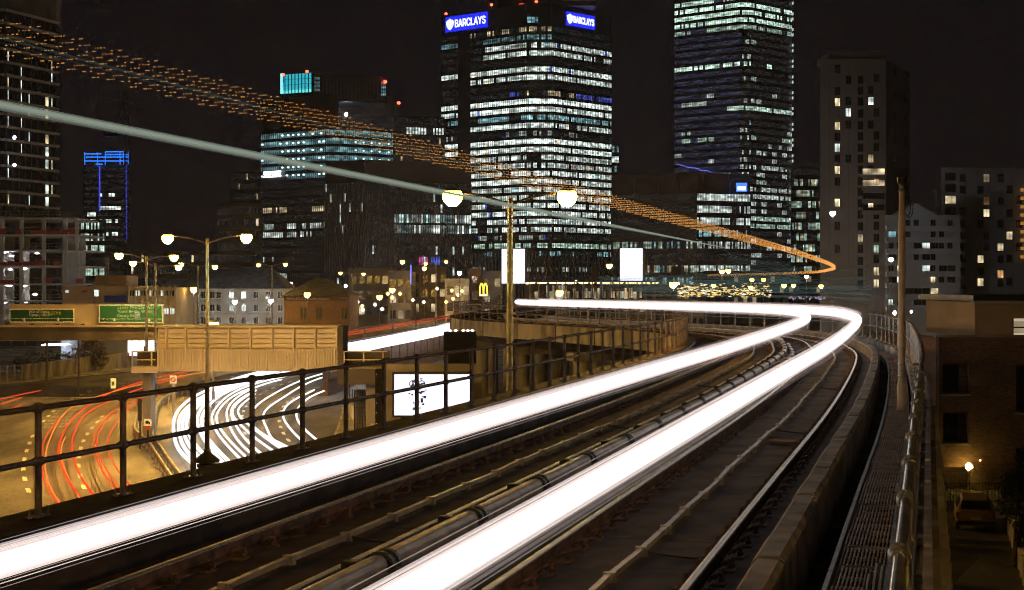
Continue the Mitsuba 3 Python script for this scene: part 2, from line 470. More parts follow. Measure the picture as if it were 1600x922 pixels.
for o_right, lab in ((0.0, 'near railway track lit by the white trails, the right one of the two'), (OFF2, 'far railway track on the left, beyond the capped power rail')):
    tr = thing('railway_track', lab, 'railway track', 'tracks on the viaduct')
    for o in (o_right - GAUGE, o_right):
        m = MB()
        sweep(m, [(o + a, z) for a, z in RAIL], S0, S1, 0.8)
        r = add('rail', m, 'rusty_steel', tr)
        m = MB()
        sweep(m, [(o + a, z) for a, z in HEAD], S0, S1, 0.8)
        add('running_surface', m, 'rail_head', tr, smooth=45)
        rest = MB()
        for k in range(240):
            s = 4.0 + 0.65 * k
            if k < 70:
                placed(cd, 'rail_fastening', tr, frame_at(s, o, 0))
            else:
                M = frame_at(s, o, 0)
                rest.add(cv @ M[:3, :3].T + M[:3, 3], cf)
        add('far_fastening', rest, 'rusty_steel', tr, kind='stuff')
    oc = o_right - GAUGE / 2
    for k in range(36):                             # the flat cable cover down the middle, in short lengths that wander a little
        s = 5 + 1.3 * k
        a, b = along(s, oc + wobble(k), -0.10), along(s + 1.27, oc + wobble(k + 1), -0.10 + 0.012 * math.sin(k * 3.1))
        m = MB().bar(a, b, 0.055, 0.05)
        m.bar(along(s + 0.05, oc + wobble(k), -0.11), along(s + 0.11, oc + wobble(k), -0.11), 0.11, 0.09)
        add('loop_cable', m, 'cover_plastic', tr)
    m = MB()
    for k in range(36, 120):
        s = 5 + 1.3 * k
        m.bar(along(s, oc + wobble(k), -0.10), along(s + 1.27, oc + wobble(k + 1), -0.10), 0.055, 0.05)
    add('far_loop_cable', m, 'cover_plastic', tr, kind='stuff')
    for s in (14.2, 26.5, 38.0):                     # bonding cables looping from the middle to the rail
        a, b = along(s, oc, -0.1), along(s + 0.4, o_right - 0.05, -0.13)
        m = MB().tube(spline([a, a + (b - a) * 0.25 + V3(0.1, -0.15, -0.03), a + (b - a) * 0.6 + V3(0.15, -0.2, -0.04), b], 16), 0.014, 6)
        add('bonding_cable', m, 'black_rubber', tr)
m = MB()
s = 24.5
m.para(along(s, -0.62, -0.165), heading(s) * 0.3, V3(heading(s)[1], -heading(s)[0], 0) * 0.4, (0, 0, 0.06))
add('track_beacon', m, 'rusty_steel', 'railway_track')

# the power rail between the tracks under its hooded cover, with a clamp at every joint
pr = thing('power_rail', 'electric power rail under a jointed plastic hood between the tracks', 'conductor rail')
OP = OFF2 + 0.43
HOOD = [(-0.09, -0.06), (-0.07, -0.06), (-0.07, 0.02), (-0.045, 0.065), (0.045, 0.065), (0.07, 0.02), (0.07, -0.06), (0.09, -0.06), (0.092, 0.01), (0.082, 0.05), (0.058, 0.08), (0.025, 0.09), (-0.025, 0.09), (-0.058, 0.08), (-0.082, 0.05), (-0.092, 0.01)]
for k in range(24):
    s = 4.45 + 2.55 * k
    m = MB()
    sweep(m, [(OP + a, z + 0.06) for a, z in HOOD], s + 0.12, s + 2.42, 0.8)
    add('hood', m, 'cover_plastic', pr, smooth=40)
    m = MB()
    sweep(m, [(OP + 0.21, -0.1), (OP + 0.36, -0.1), (OP + 0.36, -0.05), (OP + 0.30, -0.02), (OP + 0.21, -0.02)], s + 0.25, s + 2.38, 0.8)
    add('foot_board', m, 'cover_plastic', pr)
    m = MB()                                        # clamp: arch, flange and foot
    M = frame_at(s, OP, 0.06)
    for w0, w1, r0 in ((-0.10, -0.05, 0.135), (0.05, 0.10, 0.135), (-0.05, 0.05, 0.115)):
        g = np.linspace(-0.15, math.pi + 0.15, 11)
        ring = [(math.cos(q) * r0, math.sin(q) * r0 * 0.95 - 0.01) for q in g]
        inner = [(math.cos(q) * (r0 - 0.03), math.sin(q) * (r0 - 0.03) * 0.95 - 0.01) for q in g[::-1]]
        from shapely.geometry import Polygon as _Poly
        e = trimesh.creation.extrude_polygon(_Poly(ring + inner), w1 - w0, engine='earcut')
        v = np.array(e.vertices)
        v = np.stack([v[:, 0], v[:, 2] + w0, v[:, 1]], 1)
        m.add(v @ M[:3, :3].T + M[:3, 3], np.array(e.faces)[:, ::-1])
    for bx in ((-0.34, -0.12, -0.06, 0.06, -0.02, 0.01), (-0.36, -0.31, -0.05, 0.05, -0.24, 0.0), (0.12, 0.42, -0.04, 0.04, -0.10, -0.06)):
        b = MB().box(*bx)
        bv, bf = b.mesh()
        m.add(bv @ M[:3, :3].T + M[:3, 3], bf)
    add('joint_clamp', m, 'black_paint', pr)
m = MB()
sweep(m, [(OP + a, z + 0.06) for a, z in HOOD], 66.0, S1, 1.0)
add('far_hood', m, 'cover_plastic', pr)
m = MB()
sweep(m, [(OP - 0.045, -0.06), (OP + 0.045, -0.06), (OP + 0.045, 0.05), (OP - 0.045, 0.05)], S0, S1, 1.0)
add('conductor', m, 'rusty_steel', pr)


# ------------------------------------------------------------------ railings
def railing(key, o, s0, s1, pitch, zb, ztop, near_n, r_top=0.03, r_post=0.036, phase=0.0, m1='railing_paint', m2=None):
    n = int((s1 - s0) / pitch)
    for nm, z in (('top_rail', ztop), ('middle_rail', (zb + ztop) / 2 + 0.03)):
        s = np.arange(s0 - 1, s1 + 0.01, 0.6)
        add(nm, MB().tube(along(s, o, z), r_top, 10), m1, key, smooth=50)
    far = MB()
    for k in range(n):
        s = s0 + phase + pitch * k
        near = k < near_n
        sides = 10 if near else 6
        m = MB()
        a = along(s, o, 0)
        t, r = heading(s), V3(heading(s)[1], -heading(s)[0], 0)
        m.lathe((a[0], a[1], 0), [(r_post, zb), (r_post, ztop)], sides)
        for z in (ztop, (zb + ztop) / 2 + 0.03):
            m.lathe((a[0], a[1], z), [(0.02, -0.055), (0.045, -0.04), (0.056, -0.012), (0.056, 0.014), (0.042, 0.042), (0.02, 0.056)], sides)
            if near:
                m.tube([a + V3(0, 0, z) - t * 0.085, a + V3(0, 0, z) + t * 0.085], r_top + 0.011, 8)
        m.para(a + V3(0, 0, zb) - t * 0.2 - r * 0.09, t * 0.4, r * 0.18, (0, 0, 0.03))
        if near:
            m.para(a + V3(0, 0, zb + 0.03) - t * 0.11 - r * 0.07, t * 0.22, r * 0.14, (0, 0, 0.025))
            for q in (-0.15, 0.15):
                b = a + t * q + V3(0, 0, zb + 0.03)
                m.lathe(b, [(0.024, 0), (0.024, 0.022), (0.013, 0.026), (0.013, 0.10), (0.008, 0.105)], 6)
        if near:
            add('post', m, m2 or m1, key, smooth=35)
        else:
            v, f = m.mesh()
            far.add(v, f)
    if far.v:
        add('far_post', far, m2 or m1, key, kind='stuff')


left_rail = thing('viaduct_railing', 'dark tubular railing along the left edge of the viaduct above the road', 'railing', None)
railing(left_rail, -6.65, 3.7, 160, 1.6, 0.06, 1.18, 66)
right_rail = thing('viaduct_railing', 'tubular railing along the right edge of the viaduct beside the brick flats', 'railing', None)
railing(right_rail, 1.73, -2.0, 160, 1.78, 0.06, 1.18, 50, phase=0.4, r_post=0.03, m1='bright_steel', m2='galvanised')

# steel brackets of the right edge: a channel upright outside every post, a foot with two bolts, a cable tray with ducts inside
for k in range(34):
    s = 2.0 + 0.89 * k
    t, r = heading(s), V3(heading(s)[1], -heading(s)[0], 0)
    m = MB()
    a = along(s, 1.955, 0)
    m.para(a - t * 0.05 + V3(0, 0, -1.2), t * 0.1, r * 0.012, (0, 0, 1.2))
    m.para(a - t * 0.05 + V3(0, 0, -1.2), t * 0.012, r * 0.07, (0, 0, 1.2))
    m.para(a + t * 0.038 + V3(0, 0, -1.2), t * 0.012, r * 0.07, (0, 0, 1.2))
    m.para(a - t * 0.1 + V3(0, 0, -0.5), t * 0.2, r * 0.13, (0, 0, 0.02))
    m.para(a - t * 0.02 + V3(0, 0, -0.7), t * 0.02, r * 0.11, (0, 0, 0.2))
    for q in (0.05, 0.10):
        m.lathe(a + r * q + V3(0, 0, -0.48), [(0.03, 0), (0.03, 0.03), (0.016, 0.034), (0.016, 0.13), (0.01, 0.135)], 6)
    add('edge_bracket', m, 'galvanised', viaduct)
for k in range(17):                                  # upright infill panels under the right-hand railing
    s = 2.4 + 1.78 * k
    t, r = heading(s), V3(heading(s)[1], -heading(s)[0], 0)
    m = MB().para(along(s + 0.06, 1.84, 0.09), t * 1.62, r * 0.02, (0, 0, 0.46))
    m.para(along(s + 0.06, 1.82, 0.53), t * 1.62, r * 0.06, (0, 0, 0.03))
    m.para(along(s + 0.06, 1.82, 0.09), t * 0.03, r * 0.06, (0, 0, 0.46))
    add('infill_panel', m, 'galvanised', right_rail)
m = MB()
for k, (o, z) in enumerate(((1.40, -0.1), (1.46, -0.02), (1.52, 0.06), (1.36, -0.15), (1.44, -0.17))):
    s = np.arange(-2, 13.5 - 0.4 * k, 0.5)
    p = along(s, o, z)
    p[-3:, 2] += [0.03, 0.09, 0.1]
    m.tube(p, 0.03, 7)
duct = add('cable_duct', m, 'black_rubber', viaduct)
m = MB()
sweep(m, [(1.575, 0.055), (1.595, 0.055), (1.595, 0.34), (1.575, 0.34)], 3.0, 32.0, 1.0)
sweep(m, [(1.56, 0.342), (1.61, 0.342), (1.61, 0.36), (1.56, 0.36)], 3.0, 32.0, 1.0)
add('cable_screen', m, 'lamp_steel', viaduct)
for s, h, w in ((13.0, 0.62, 0.16), (19.0, 0.5, 0.22), (23.5, 0.7, 0.26), (27.2, 0.95, 0.3)):
    t, r = heading(s), V3(heading(s)[1], -heading(s)[0], 0)
    m = MB().para(along(s, 1.60, 0.06), t * 0.5, r * 0.11, (0, 0, h))
    m.para(along(s - 0.012, 1.61, 0.06), t * 0.015, r * 0.09, (0, 0, h - 0.03))
    m.para(along(s - 0.02, 1.585, h + 0.06), t * 0.56, r * 0.14, (0, 0, 0.02))
    add('junction_box', m, 'lamp_steel', viaduct)
# ------------------------------------------------------------------ ground and roads
RZ = -7.5
gx, gy = np.meshgrid(np.r_[-1500, -400, -150, np.linspace(-60, 80, 29), 150, 400, 1500], np.r_[-60, np.linspace(-30, 150, 19), 250, 500, 1200, 3000], indexing='ij')
centre = np.interp(gy, _line[:, 1], _line[:, 0])
gz = RZ - 0.15 - 1.0 * np.clip((gx - centre + 3) / 6, 0, 1) * (gy < 140)
n, k = gx.shape
i, j = np.meshgrid(np.arange(n - 1), np.arange(k - 1), indexing='ij')
add('ground', MB().add(np.stack([gx, gy, gz], -1).reshape(-1, 3), np.stack([i * k + j, (i + 1) * k + j, (i + 1) * k + j + 1, i * k + j + 1], -1).reshape(-1, 4)), 'ground_soil', kind='structure')


def sheet(name, poly, z, bsdf, label=None, **kw):
    """a flat sheet over a plan polygon, with a 0.12 m skirt"""
    return add(name, MB().prism(poly, z - 0.12, z), bsdf, kind='structure', **kw)


def g2(pts, z=RZ):
    return [on_plane(x, y, z)[:2] for x, y in pts]


sheet('road', g2([(-260, 1000), (-700, 720), (-420, 612), (-60, 606), (60, 596), (160, 586), (320, 570), (470, 545), (640, 535), (640, 560), (610, 590), (575, 640), (560, 700), (520, 780), (420, 1000)]), RZ, 'asphalt')
sheet('pavement', g2([(-420, 611), (-60, 605), (60, 595), (160, 585), (320, 569), (330, 565), (170, 578), (60, 588), (-60, 596), (-420, 600)]), RZ + 0.12, 'paving')
sheet('pavement', g2([(498, 735), (520, 690), (532, 660), (538, 630), (545, 606), (575, 590), (640, 590), (660, 650), (640, 735)]), RZ + 0.12, 'paving')
sheet('traffic_island', g2([(222, 697), (210, 686), (207, 668), (213, 648), (228, 628), (248, 615), (268, 607), (262, 618), (250, 632), (246, 652), (243, 676), (236, 692)]), RZ + 0.12, 'paving')

# lane markings: every dash is its own piece
dash_lines = [
    [(45, 770), (38, 748), (36, 730), (39, 712), (44, 697), (52, 679)],
    [(141, 785), (128, 755), (122, 724), (126, 700), (134, 682), (146, 666), (160, 650)],
    [(66, 660), (84, 642), (110, 624), (150, 608)],
    [(226, 660), (244, 640), (268, 618)],
    [(320, 690), (317, 668), (320, 650), (333, 634), (352, 622)],
    [(404, 715), (388, 692), (380, 668), (378, 650), (384, 636), (396, 624), (414, 612), (440, 601), (470, 592)],
    [(452, 690), (440, 672), (436, 655), (440, 640), (452, 626), (470, 616), (495, 607), (524, 599), (552, 592)],
]
for pts in dash_lines:
    w = spline([on_plane(x, y, RZ) for x, y in pts], 200)
    L = np.r_[0, np.cumsum(np.linalg.norm(np.diff(w, axis=0), axis=1))]
    s = 0.0
    while s < L[-1] - 1.2:
        a, b = (V3(*[np.interp(q, L, w[:, c]) for c in range(3)]) for q in (s, s + 1.7))
        d = (b - a) / np.linalg.norm(b - a)
        r = V3(d[1], -d[0], 0) * 0.11
        add('lane_dash', MB().para(a - r + V3(0, 0, 0.004), b - a, r * 2, (0, 0, 0.006)), 'road_paint', 'road')
        s += 4.6
for k in range(16):                                  # hatched margin on the left of the red trails
    a = spline([on_plane(x, y, RZ + 0.004) for x, y in [(66, 668), (80, 650), (104, 630), (140, 612), (185, 600)]], 16)[k]
    d = V3(1.5, 0.5, 0)
    add('hatch_stripe', MB().para(a, d, (-0.05, 0.16, 0), (0, 0, 0.006)), 'road_paint', 'road')
m = MB()                                             # kerbs
for pts in ([(498, 735), (520, 690), (532, 660), (538, 630), (545, 606), (575, 590)], [(-420, 611), (-60, 605), (60, 595), (160, 585), (320, 569)]):
    w = spline([on_plane(x, y, RZ) for x, y in pts], 24)
    for a, b in zip(w[:-1], w[1:]):
        m.bar(a + V3(0, 0, 0.07), b + V3(0, 0, 0.07), 0.16, 0.15)
add('kerb', m, 'concrete', 'road')


def barrier(pts, label, posts=2.2, z0=RZ):
    key = thing('crash_barrier', label, 'crash barrier', None)
    w = spline([on_plane(x, y, z0) for x, y in pts], 120)
    L = np.r_[0, np.cumsum(np.linalg.norm(np.diff(w, axis=0), axis=1))]
    m = MB()
    for dz in (0.42, 0.60):
        m.tube(w + V3(0, 0, dz), 0.085, 6)
    m.tube(w + V3(0, 0, 0.51), 0.05, 5)
    add('beam', m, 'galvanised', key)
    m = MB()
    for q in np.arange(0, L[-1], posts):
        a = V3(*[np.interp(q, L, w[:, c]) for c in range(3)])
        m.box(a[0] - 0.06, a[0] + 0.06, a[1] - 0.06, a[1] + 0.06, z0, z0 + 0.66)
    add('post', m, 'galvanised', key, kind='stuff')


barrier([(292, 800), (272, 770), (252, 738), (236, 712), (224, 698), (213, 688), (211, 672), (218, 652), (228, 636), (240, 624)], 'left crash barrier bending round the tip of the traffic island')
barrier([(306, 796), (286, 766), (264, 735), (248, 710), (238, 694), (241, 676), (242, 660), (248, 640), (262, 628), (290, 614), (340, 598), (400, 586), (470, 575)], 'long crash barrier beside the white headlight trails')

# ------------------------------------------------------------------ light trails: the light itself, as luminous strands at lamp height
def trail(name, pts, z, r, col, label, group, w=0.0, n=70):
    q = spline([on_plane(x, y, z) for x, y in pts], n)
    return add(name, MB().tube(q, r, 7), 'emitter_shell', None, label, 'light trail', group, emit=col, w=w)


RED = [
    [(124, 830), (114, 815), (87, 782), (69, 752), (65, 728), (67, 694), (81, 668), (94, 651)],
    [(118, 818), (92, 785), (76, 755), (70, 728), (73, 700), (84, 672), (111, 637), (151, 620), (222, 600), (330, 580)],
    [(158, 822), (148, 805), (111, 758), (92, 718), (91, 701), (101, 671), (121, 647), (181, 610), (269, 585), (330, 573)],
    [(150, 810), (118, 768), (98, 725), (95, 703), (102, 683)],
    [(182, 820), (168, 799), (134, 758), (116, 721), (112, 694), (121, 664), (138, 644), (201, 614), (290, 588)],
    [(200, 795), (187, 775), (161, 738), (148, 708), (146, 688), (155, 664), (175, 644), (202, 630), (262, 606)],
    [(206, 790), (192, 770), (166, 734), (153, 706), (151, 688), (160, 666), (180, 646)],
    [(228, 790), (218, 775), (191, 745), (171, 711), (168, 691), (175, 671), (188, 651), (212, 632), (262, 612)],
    [(-30, 634), (0, 624), (30, 617), (64, 610)],
    [(-30, 642), (0, 632), (34, 621)],
    [(-30, 655), (0, 645), (20, 638), (34, 631)],
]
ORDER_R = [int(q) for q in np.argsort(np.argsort([p[len(p) // 2][0] for p in RED]))]
for k, pts in enumerate(RED):
    orange = k in (3, 1)
    trail('tail_light_trail', pts, RZ + 0.75, 0.035 if k not in (2, 4) else 0.05, (1.5, 0.3, 0.04) if orange else (1.4, 0.075, 0.018), f'thin red tail light trail on the brown road, {ORD[ORDER_R[k]]} from the left at mid height', 'red tail light trails on the road', w=0.02)
WHITE = [
    [(350, 776), (332, 754), (306, 729), (282, 706), (272, 682), (271, 661), (277, 643), (295, 625), (329, 607), (376, 589), (418, 578), (470, 563)],
    [(340, 756), (314, 728), (291, 704), (281, 682), (279, 662), (285, 645), (303, 628), (340, 607), (388, 588), (440, 573)],
    [(352, 758), (324, 728), (300, 702), (288, 680), (285, 662), (292, 645), (312, 627), (350, 606), (400, 587), (452, 571)],
    [(360, 752), (332, 724), (309, 700), (296, 680), (291, 663), (299, 645), (320, 627), (360, 605), (420, 584), (470, 569)],
    [(368, 745), (337, 711), (319, 687), (310, 668), (309, 650), (318, 634), (336, 618), (370, 602), (430, 585), (480, 572)],
    [(378, 744), (348, 712), (327, 688), (316, 666), (316, 650), (326, 634), (346, 617), (382, 601), (440, 585)],
    [(398, 740), (374, 716), (348, 688), (334, 666), (331, 650), (339, 635), (357, 618), (388, 603), (428, 592), (480, 581), (540, 570)],
    [(408, 738), (384, 714), (360, 690), (343, 668), (338, 652), (344, 638), (360, 622), (394, 606)],
    [(426, 734), (420, 730), (389, 706), (366, 680), (355, 655), (355, 640), (369, 622), (400, 605), (440, 593)],
    [(432, 728), (404, 706), (380, 682), (366, 660), (361, 644), (370, 628), (400, 610)],
    [(460, 728), (449, 720), (402, 687), (376, 664), (363, 646), (373, 628), (397, 612)],
    [(468, 720), (464, 717), (433, 697), (404, 676), (384, 660), (372, 645), (378, 632), (398, 616)],
    [(476, 716), (458, 704), (430, 690), (418, 672), (411, 654), (418, 638), (441, 622), (480, 599), (550, 579)],
    [(470, 712), (440, 694), (410, 678), (394, 664), (391, 655), (399, 636), (425, 617), (475, 593), (540, 577)],
    [(514, 716), (500, 708), (470, 687), (449, 664), (442, 648), (452, 630), (475, 617), (491, 609)],
    [(530, 710), (517, 703), (488, 682), (466, 658), (464, 642), (478, 625), (506, 611)],
]
for k, pts in enumerate(WHITE):
    trail('headlight_trail', pts, RZ + 0.68, 0.11 if k < 6 else 0.075, (1.7, 1.65, 1.6), f'white headlight trail on the bend of the lower road, {ORD[k]} from the left', 'white headlight trails on the lower road', w=0.5)

# the road that rises behind the bridge: carriageway on a retaining wall
UZ = -4.0
sheet('upper_road', [on_plane(x, y, UZ)[:2] for x, y in [(470, 572), (505, 560), (560, 546), (640, 530), (765, 504), (850, 487), (830, 477), (740, 488), (620, 506), (520, 522), (420, 540)]], UZ, 'asphalt')
up = thing('retaining_wall', 'panelled brick retaining wall under the rising road beside the large lit billboard', 'wall')
wa, wb = on_plane(512, 559, UZ), on_plane(770, 504, UZ)
d = wb - wa
L = np.linalg.norm(d)
d /= L
nn = V3(d[1], -d[0], 0)
nn = nn if nn[1] < 0 else -nn
fr = (V3(wa[0], wa[1], 0), d, nn)
add('wall', MB().fbox(fr, 0, L, -0.5, 0, RZ - 0.2, UZ + 0.25), 'brick', up)
for k in range(26):
    u = k * L / 26
    add('wall_panel', MB().fbox(fr, u + 0.4, u + L / 26 - 0.4, 0.0, 0.18, UZ - 2.0, UZ + 0.0), 'brick', up)
m = MB().fbox(fr, 0, L, -0.55, 0.25, UZ + 0.252, UZ + 0.4)
add('coping', m, 'concrete', up)
m = MB()
for u in np.linspace(2, L - 4, 9):
    m.fbox(fr, u - 0.06, u + 0.06, -0.3, -0.18, UZ + 0.4, UZ + 2.3)
for z in (UZ + 1.1, UZ + 2.25):
    m.fbox(fr, 2, L - 4, -0.28, -0.2, z, z + 0.07)
add('railing', m, 'black_paint', up)
for k, (a, b, r) in enumerate((((505, 556), (752, 500), 0.45), ((512, 551), (748, 499), 0.45), ((520, 546.5), (745, 498), 0.4), ((520, 550), (740, 500), 0.4), ((560, 546), (765, 504), 0.25))):
    pts = [(a[0] + (b[0] - a[0]) * t, a[1] + (b[1] - a[1]) * t + 2.2 * math.sin(math.pi * t)) for t in (0, 0.3, 0.6, 1)]
    trail('headlight_trail', pts, UZ + 0.6, r, (1.7, 1.7, 1.8), f'broad white headlight trail climbing the upper road, {ORD[k]} of five from the back', 'white headlight trails on the upper road', w=0.5, n=30)
for k, (a, b) in enumerate((((500, 527), (742, 486)), ((500, 531), (742, 489)))):
    pts = [(a[0] + (b[0] - a[0]) * t, a[1] + (b[1] - a[1]) * t) for t in (0, 0.5, 1)]
    trail('tail_light_trail', pts, UZ + 0.9, 0.10, (0.5, 0.06, 0.02), ('upper' if k == 0 else 'lower') + ' of two faint red trails along the far side of the upper road', 'red tail light trails on the upper road', w=0.02, n=20)

# ------------------------------------------------------------------ train light trails over the near track
s = np.linspace(0.5, 121, 280)
for o, lab, r0, w in ((-1.72, 'broad white train headlight trail over the near track, upper left of the pair', 0.047, 4.0), (0.04, 'broad white train headlight trail over the near track, lower right of the pair', 0.060, 4.0)):
    p = along(s, o, 1.27)
    r = r0 * 0.88 + 0.0017 * np.clip(s - 5, 0, 62)
    key = add('train_light_trail', MB().tube(p, r, 12), 'emitter_shell', None, lab, 'light trail', None, emit=(2.6, 2.5, 2.45), w=w)
    rnd = random.Random(5)
    m = MB()
    tn = np.gradient(p, axis=0)
    tn /= np.linalg.norm(tn, axis=1, keepdims=True)
    rt = np.stack([tn[:, 1], -tn[:, 0], tn[:, 2] * 0], 1)
    for k in range(130):
        g, e = rnd.choice((1, -1)) * (math.pi / 2 + rnd.uniform(-.5, .5)), 1.0 + 0.75 * abs(rnd.gauss(0, 0.6))
        m.tube((p + rt * (math.cos(g) * e * r)[:, None] + np.stack([r * 0, r * 0, math.sin(g) * e * r], 1))[::2], (0.0003 + r * 0.006)[::2], 3, caps=False)
    add('outer_strand', m, 'emitter_shell', key, kind='stuff', emit=(1.15, 0.95, 0.88), w=0.0)
q = np.linspace(1.0, 30, 80)
rr = (0.018 + 0.0003 * q) * np.clip((32 - q) / 16, 0.2, 1)
m = MB()
for k in range(190):
    g, e = rnd.uniform(0, 2 * math.pi), 0.55 * abs(rnd.gauss(0, 1))
    m.tube(along(q, -2.05, 3.17) + np.stack([math.cos(g) * e * rr, 0 * rr, math.sin(g) * e * rr], 1), 0.0002 + 0.006 * rr, 3, caps=False)
add('train_light_trail', m, 'emitter_shell', None, 'pale grey green train light trail running high across the left half', 'light trail', None, 'stuff', emit=(0.23, 0.27, 0.215), w=0.0)
for o, z, s0, s1, c, wd, lab in ((-1.9, 3.42, 2, 30, 0.05, 0.02, 'faint thin train light trail over the orange dots'), (-2.0, 2.7, 30, 100, 0.09, 0.5, 'faint teal glow of the train body along the far bend, upper one'), (0.45, 2.3, 40, 100, 0.09, 0.7, 'faint teal glow of the train body along the far bend, lower one')):
    q = np.linspace(s0, s1, 160)
    m = MB()
    for k in range(34 if wd > .1 else 5):
        m.tube(along(q, o + wd * rnd.gauss(0, .2), z + wd * rnd.gauss(0, .5)), 0.0004 + 0.00005 * q, 3, caps=False)
    add('train_light_trail', m, 'emitter_shell', None, lab, 'light trail', None, 'stuff', emit=(0.6 * c, c, 0.95 * c), w=0.0)

# the orange trail of the train's dot display: rows of separate dots
rnd = random.Random(11)
oct_v = np.array([[1, 0, 0], [-1, 0, 0], [0, 1, 0], [0, -1, 0], [0, 0, 1], [0, 0, -1.0]])
oct_f = np.array([[0, 2, 4], [2, 1, 4], [1, 3, 4], [3, 0, 4], [2, 0, 5], [1, 2, 5], [3, 1, 5], [0, 3, 5]])
m = MB()
q, k = 2.6, 0
glyph = [sorted(rnd.sample(range(9), 5)) for _ in range(17)]
while q < 88:
    row = k * 5 % 17
    for c in glyph[row]:
        if q > 30 and rnd.random() < 0.4:
            continue
        p = along(q, -0.75 - 0.02 + 0.0046 * c, 3.052 + 0.0068 * row)
        m.add(p + oct_v * (0.0010 + 0.00016 * q + 0.00004 * max(q - 14, 0)), oct_f)
    k += 1
    q += 0.009 + 0.0010 * q
add('display_light_trail', m, 'emitter_shell', None, 'orange trail of small dots left by the moving train display, high over the near track', 'light trail', None, 'stuff', emit=(1.1, 0.46, 0.10), w=0.0)

# ------------------------------------------------------------------ near footbridge with its louvred enclosure
BD = 95.0
fb = thing('footbridge', 'footbridge over the lower road with a beige louvred enclosure and corrugated skirt', 'footbridge')
x0, x1, xa, xb, xc = X(205, BD), X(606, BD), X(245, BD), X(527, BD), X(533, BD)
zt, zm, zb = Z(510, BD), Z(545, BD), Z(580, BD)
zd = Z(574, BD)
add('deck', MB().box(x0, x1, BD + 0.25, BD + 3.2, zb + 0.02, zd), 'concrete', fb)
add('fascia', MB().box(x0, xa, BD, BD + 0.25, zb - 0.12, zd + 0.05), 'beige_cladding', fb)
add('fascia', MB().box(xb + 0.02, x1, BD, BD + 0.25, Z(601, BD), Z(577, BD)), 'dark_beam', fb)
m = MB()
nrib = 66
for k in range(nrib):                                # corrugated skirt: each rib is real
    u = xa + 0.05 + (xb - xa - 0.1) * k / nrib
    m.para((u, BD - 0.14, zb), ((xb - xa) / nrib * 0.55, 0, 0), (0, 0.17, 0), (0, 0, zm - zb))
m.box(xa, xb, BD + 0.03, BD + 0.12, zb, zm)
add('corrugated_skirt', m, 'beige_cladding', fb)
add('enclosure', MB().box(xa, xb, BD + 0.3, BD + 2.8, zm, zt - 0.05), 'beige_cladding', fb)
npan = 9
edges = [xa + 0.05, xa + 0.62] + list(np.linspace(X(291, BD), xb, npan - 1))
for a, b in zip(edges[:-1], edges[1:]):
    m = MB()
    for k in range(4):
        z = zm + 0.06 + (zt - zm - 0.2) * k / 4
        h = (zt - zm - 0.2) / 4
        m.para((a + 0.1, BD + 0.10, z), (b - a - 0.12, 0, 0), (0, 0.16, h * 0.35), (0, -0.02, h * 0.78))
    add('louvre_panel', m, 'beige_cladding', fb)
    add('frame_post', MB().box(b - 0.11, b, BD - 0.06, BD + 0.3, zm + 0.002, zt - 0.08), 'beige_cladding', fb)
add('top_frame', MB().box(xa - 0.05, xb + 0.05, BD - 0.08, BD + 2.9, zt - 0.08, zt + 0.05), 'beige_cladding', fb)
add('end_wall', MB().box(xb + 0.002, xc + 0.1, BD + 0.05, BD + 3.0, zb, zt + 0.02), 'dark_beam', fb)
for a, b in ((x0, xa - 0.1), (xc + 0.15, x1)):
    m = MB()
    for u in np.arange(a + 0.04, b, 1.25):
        m.box(u - 0.04, u + 0.04, BD + 0.05, BD + 0.13, zd + 0.05, zd + 1.05)
    for z in (0.45, 0.98):
        m.box(a, b, BD + 0.06, BD + 0.11, zd + z, zd + z + 0.07)
    add('railing', m, 'beige_cladding', fb)
    m = MB().box(a, b, BD + 1.5, BD + 1.55, zd + 0.02, zd + 1.0)
    add('dark_screen', m, 'dark_beam', fb)
add('pier', MB().box(X(219, BD), X(232, BD), BD + 0.6, BD + 1.8, RZ, zb - 0.0), 'stained_concrete', fb)
add('pier', MB().box(X(570, BD), X(604, BD), BD + 0.6, BD + 1.8, RZ, Z(601, BD)), 'stained_concrete', fb)

# ------------------------------------------------------------------ far road bridge with green direction signs
RD = 132.0
rb = thing('road_bridge', 'dark road bridge across the left with a beige parapet carrying two green signs', 'bridge')
bx0, bx1 = X(-330, RD), X(300, RD)
add('beam', MB().box(bx0, bx1, RD + 0.2, RD + 7, Z(532, RD), Z(511, RD)), 'dark_beam', rb)
add('parapet', MB().box(X(14, RD), X(254, RD), RD + 0.35, RD + 0.7, Z(511, RD), Z(475.5, RD)), 'beige_render', rb)
add('parapet_foot', MB().box(bx0, bx1, RD + 0.1, RD + 0.6, Z(511.2, RD) - 0.01, Z(508, RD)), 'beige_render', rb)
m = MB()
for px in (45, 85, 125, 190, 230):
    m.box(X(px, RD), X(px + 6, RD), RD + 0.2, RD + 0.35, Z(508, RD), Z(506, RD))
add('drain', m, 'dark_beam', rb)
add('pier', MB().box(X(60, RD), X(63, RD), RD + 2, RD + 2.2, RZ, Z(532, RD)), 'dark_beam', rb)
add('pier', MB().box(X(111, RD), X(113, RD), RD + 2, RD + 2.2, RZ, Z(532, RD)), 'dark_beam', rb)
ux, nx = V3(1, 0, 0), V3(0, -1, 0)


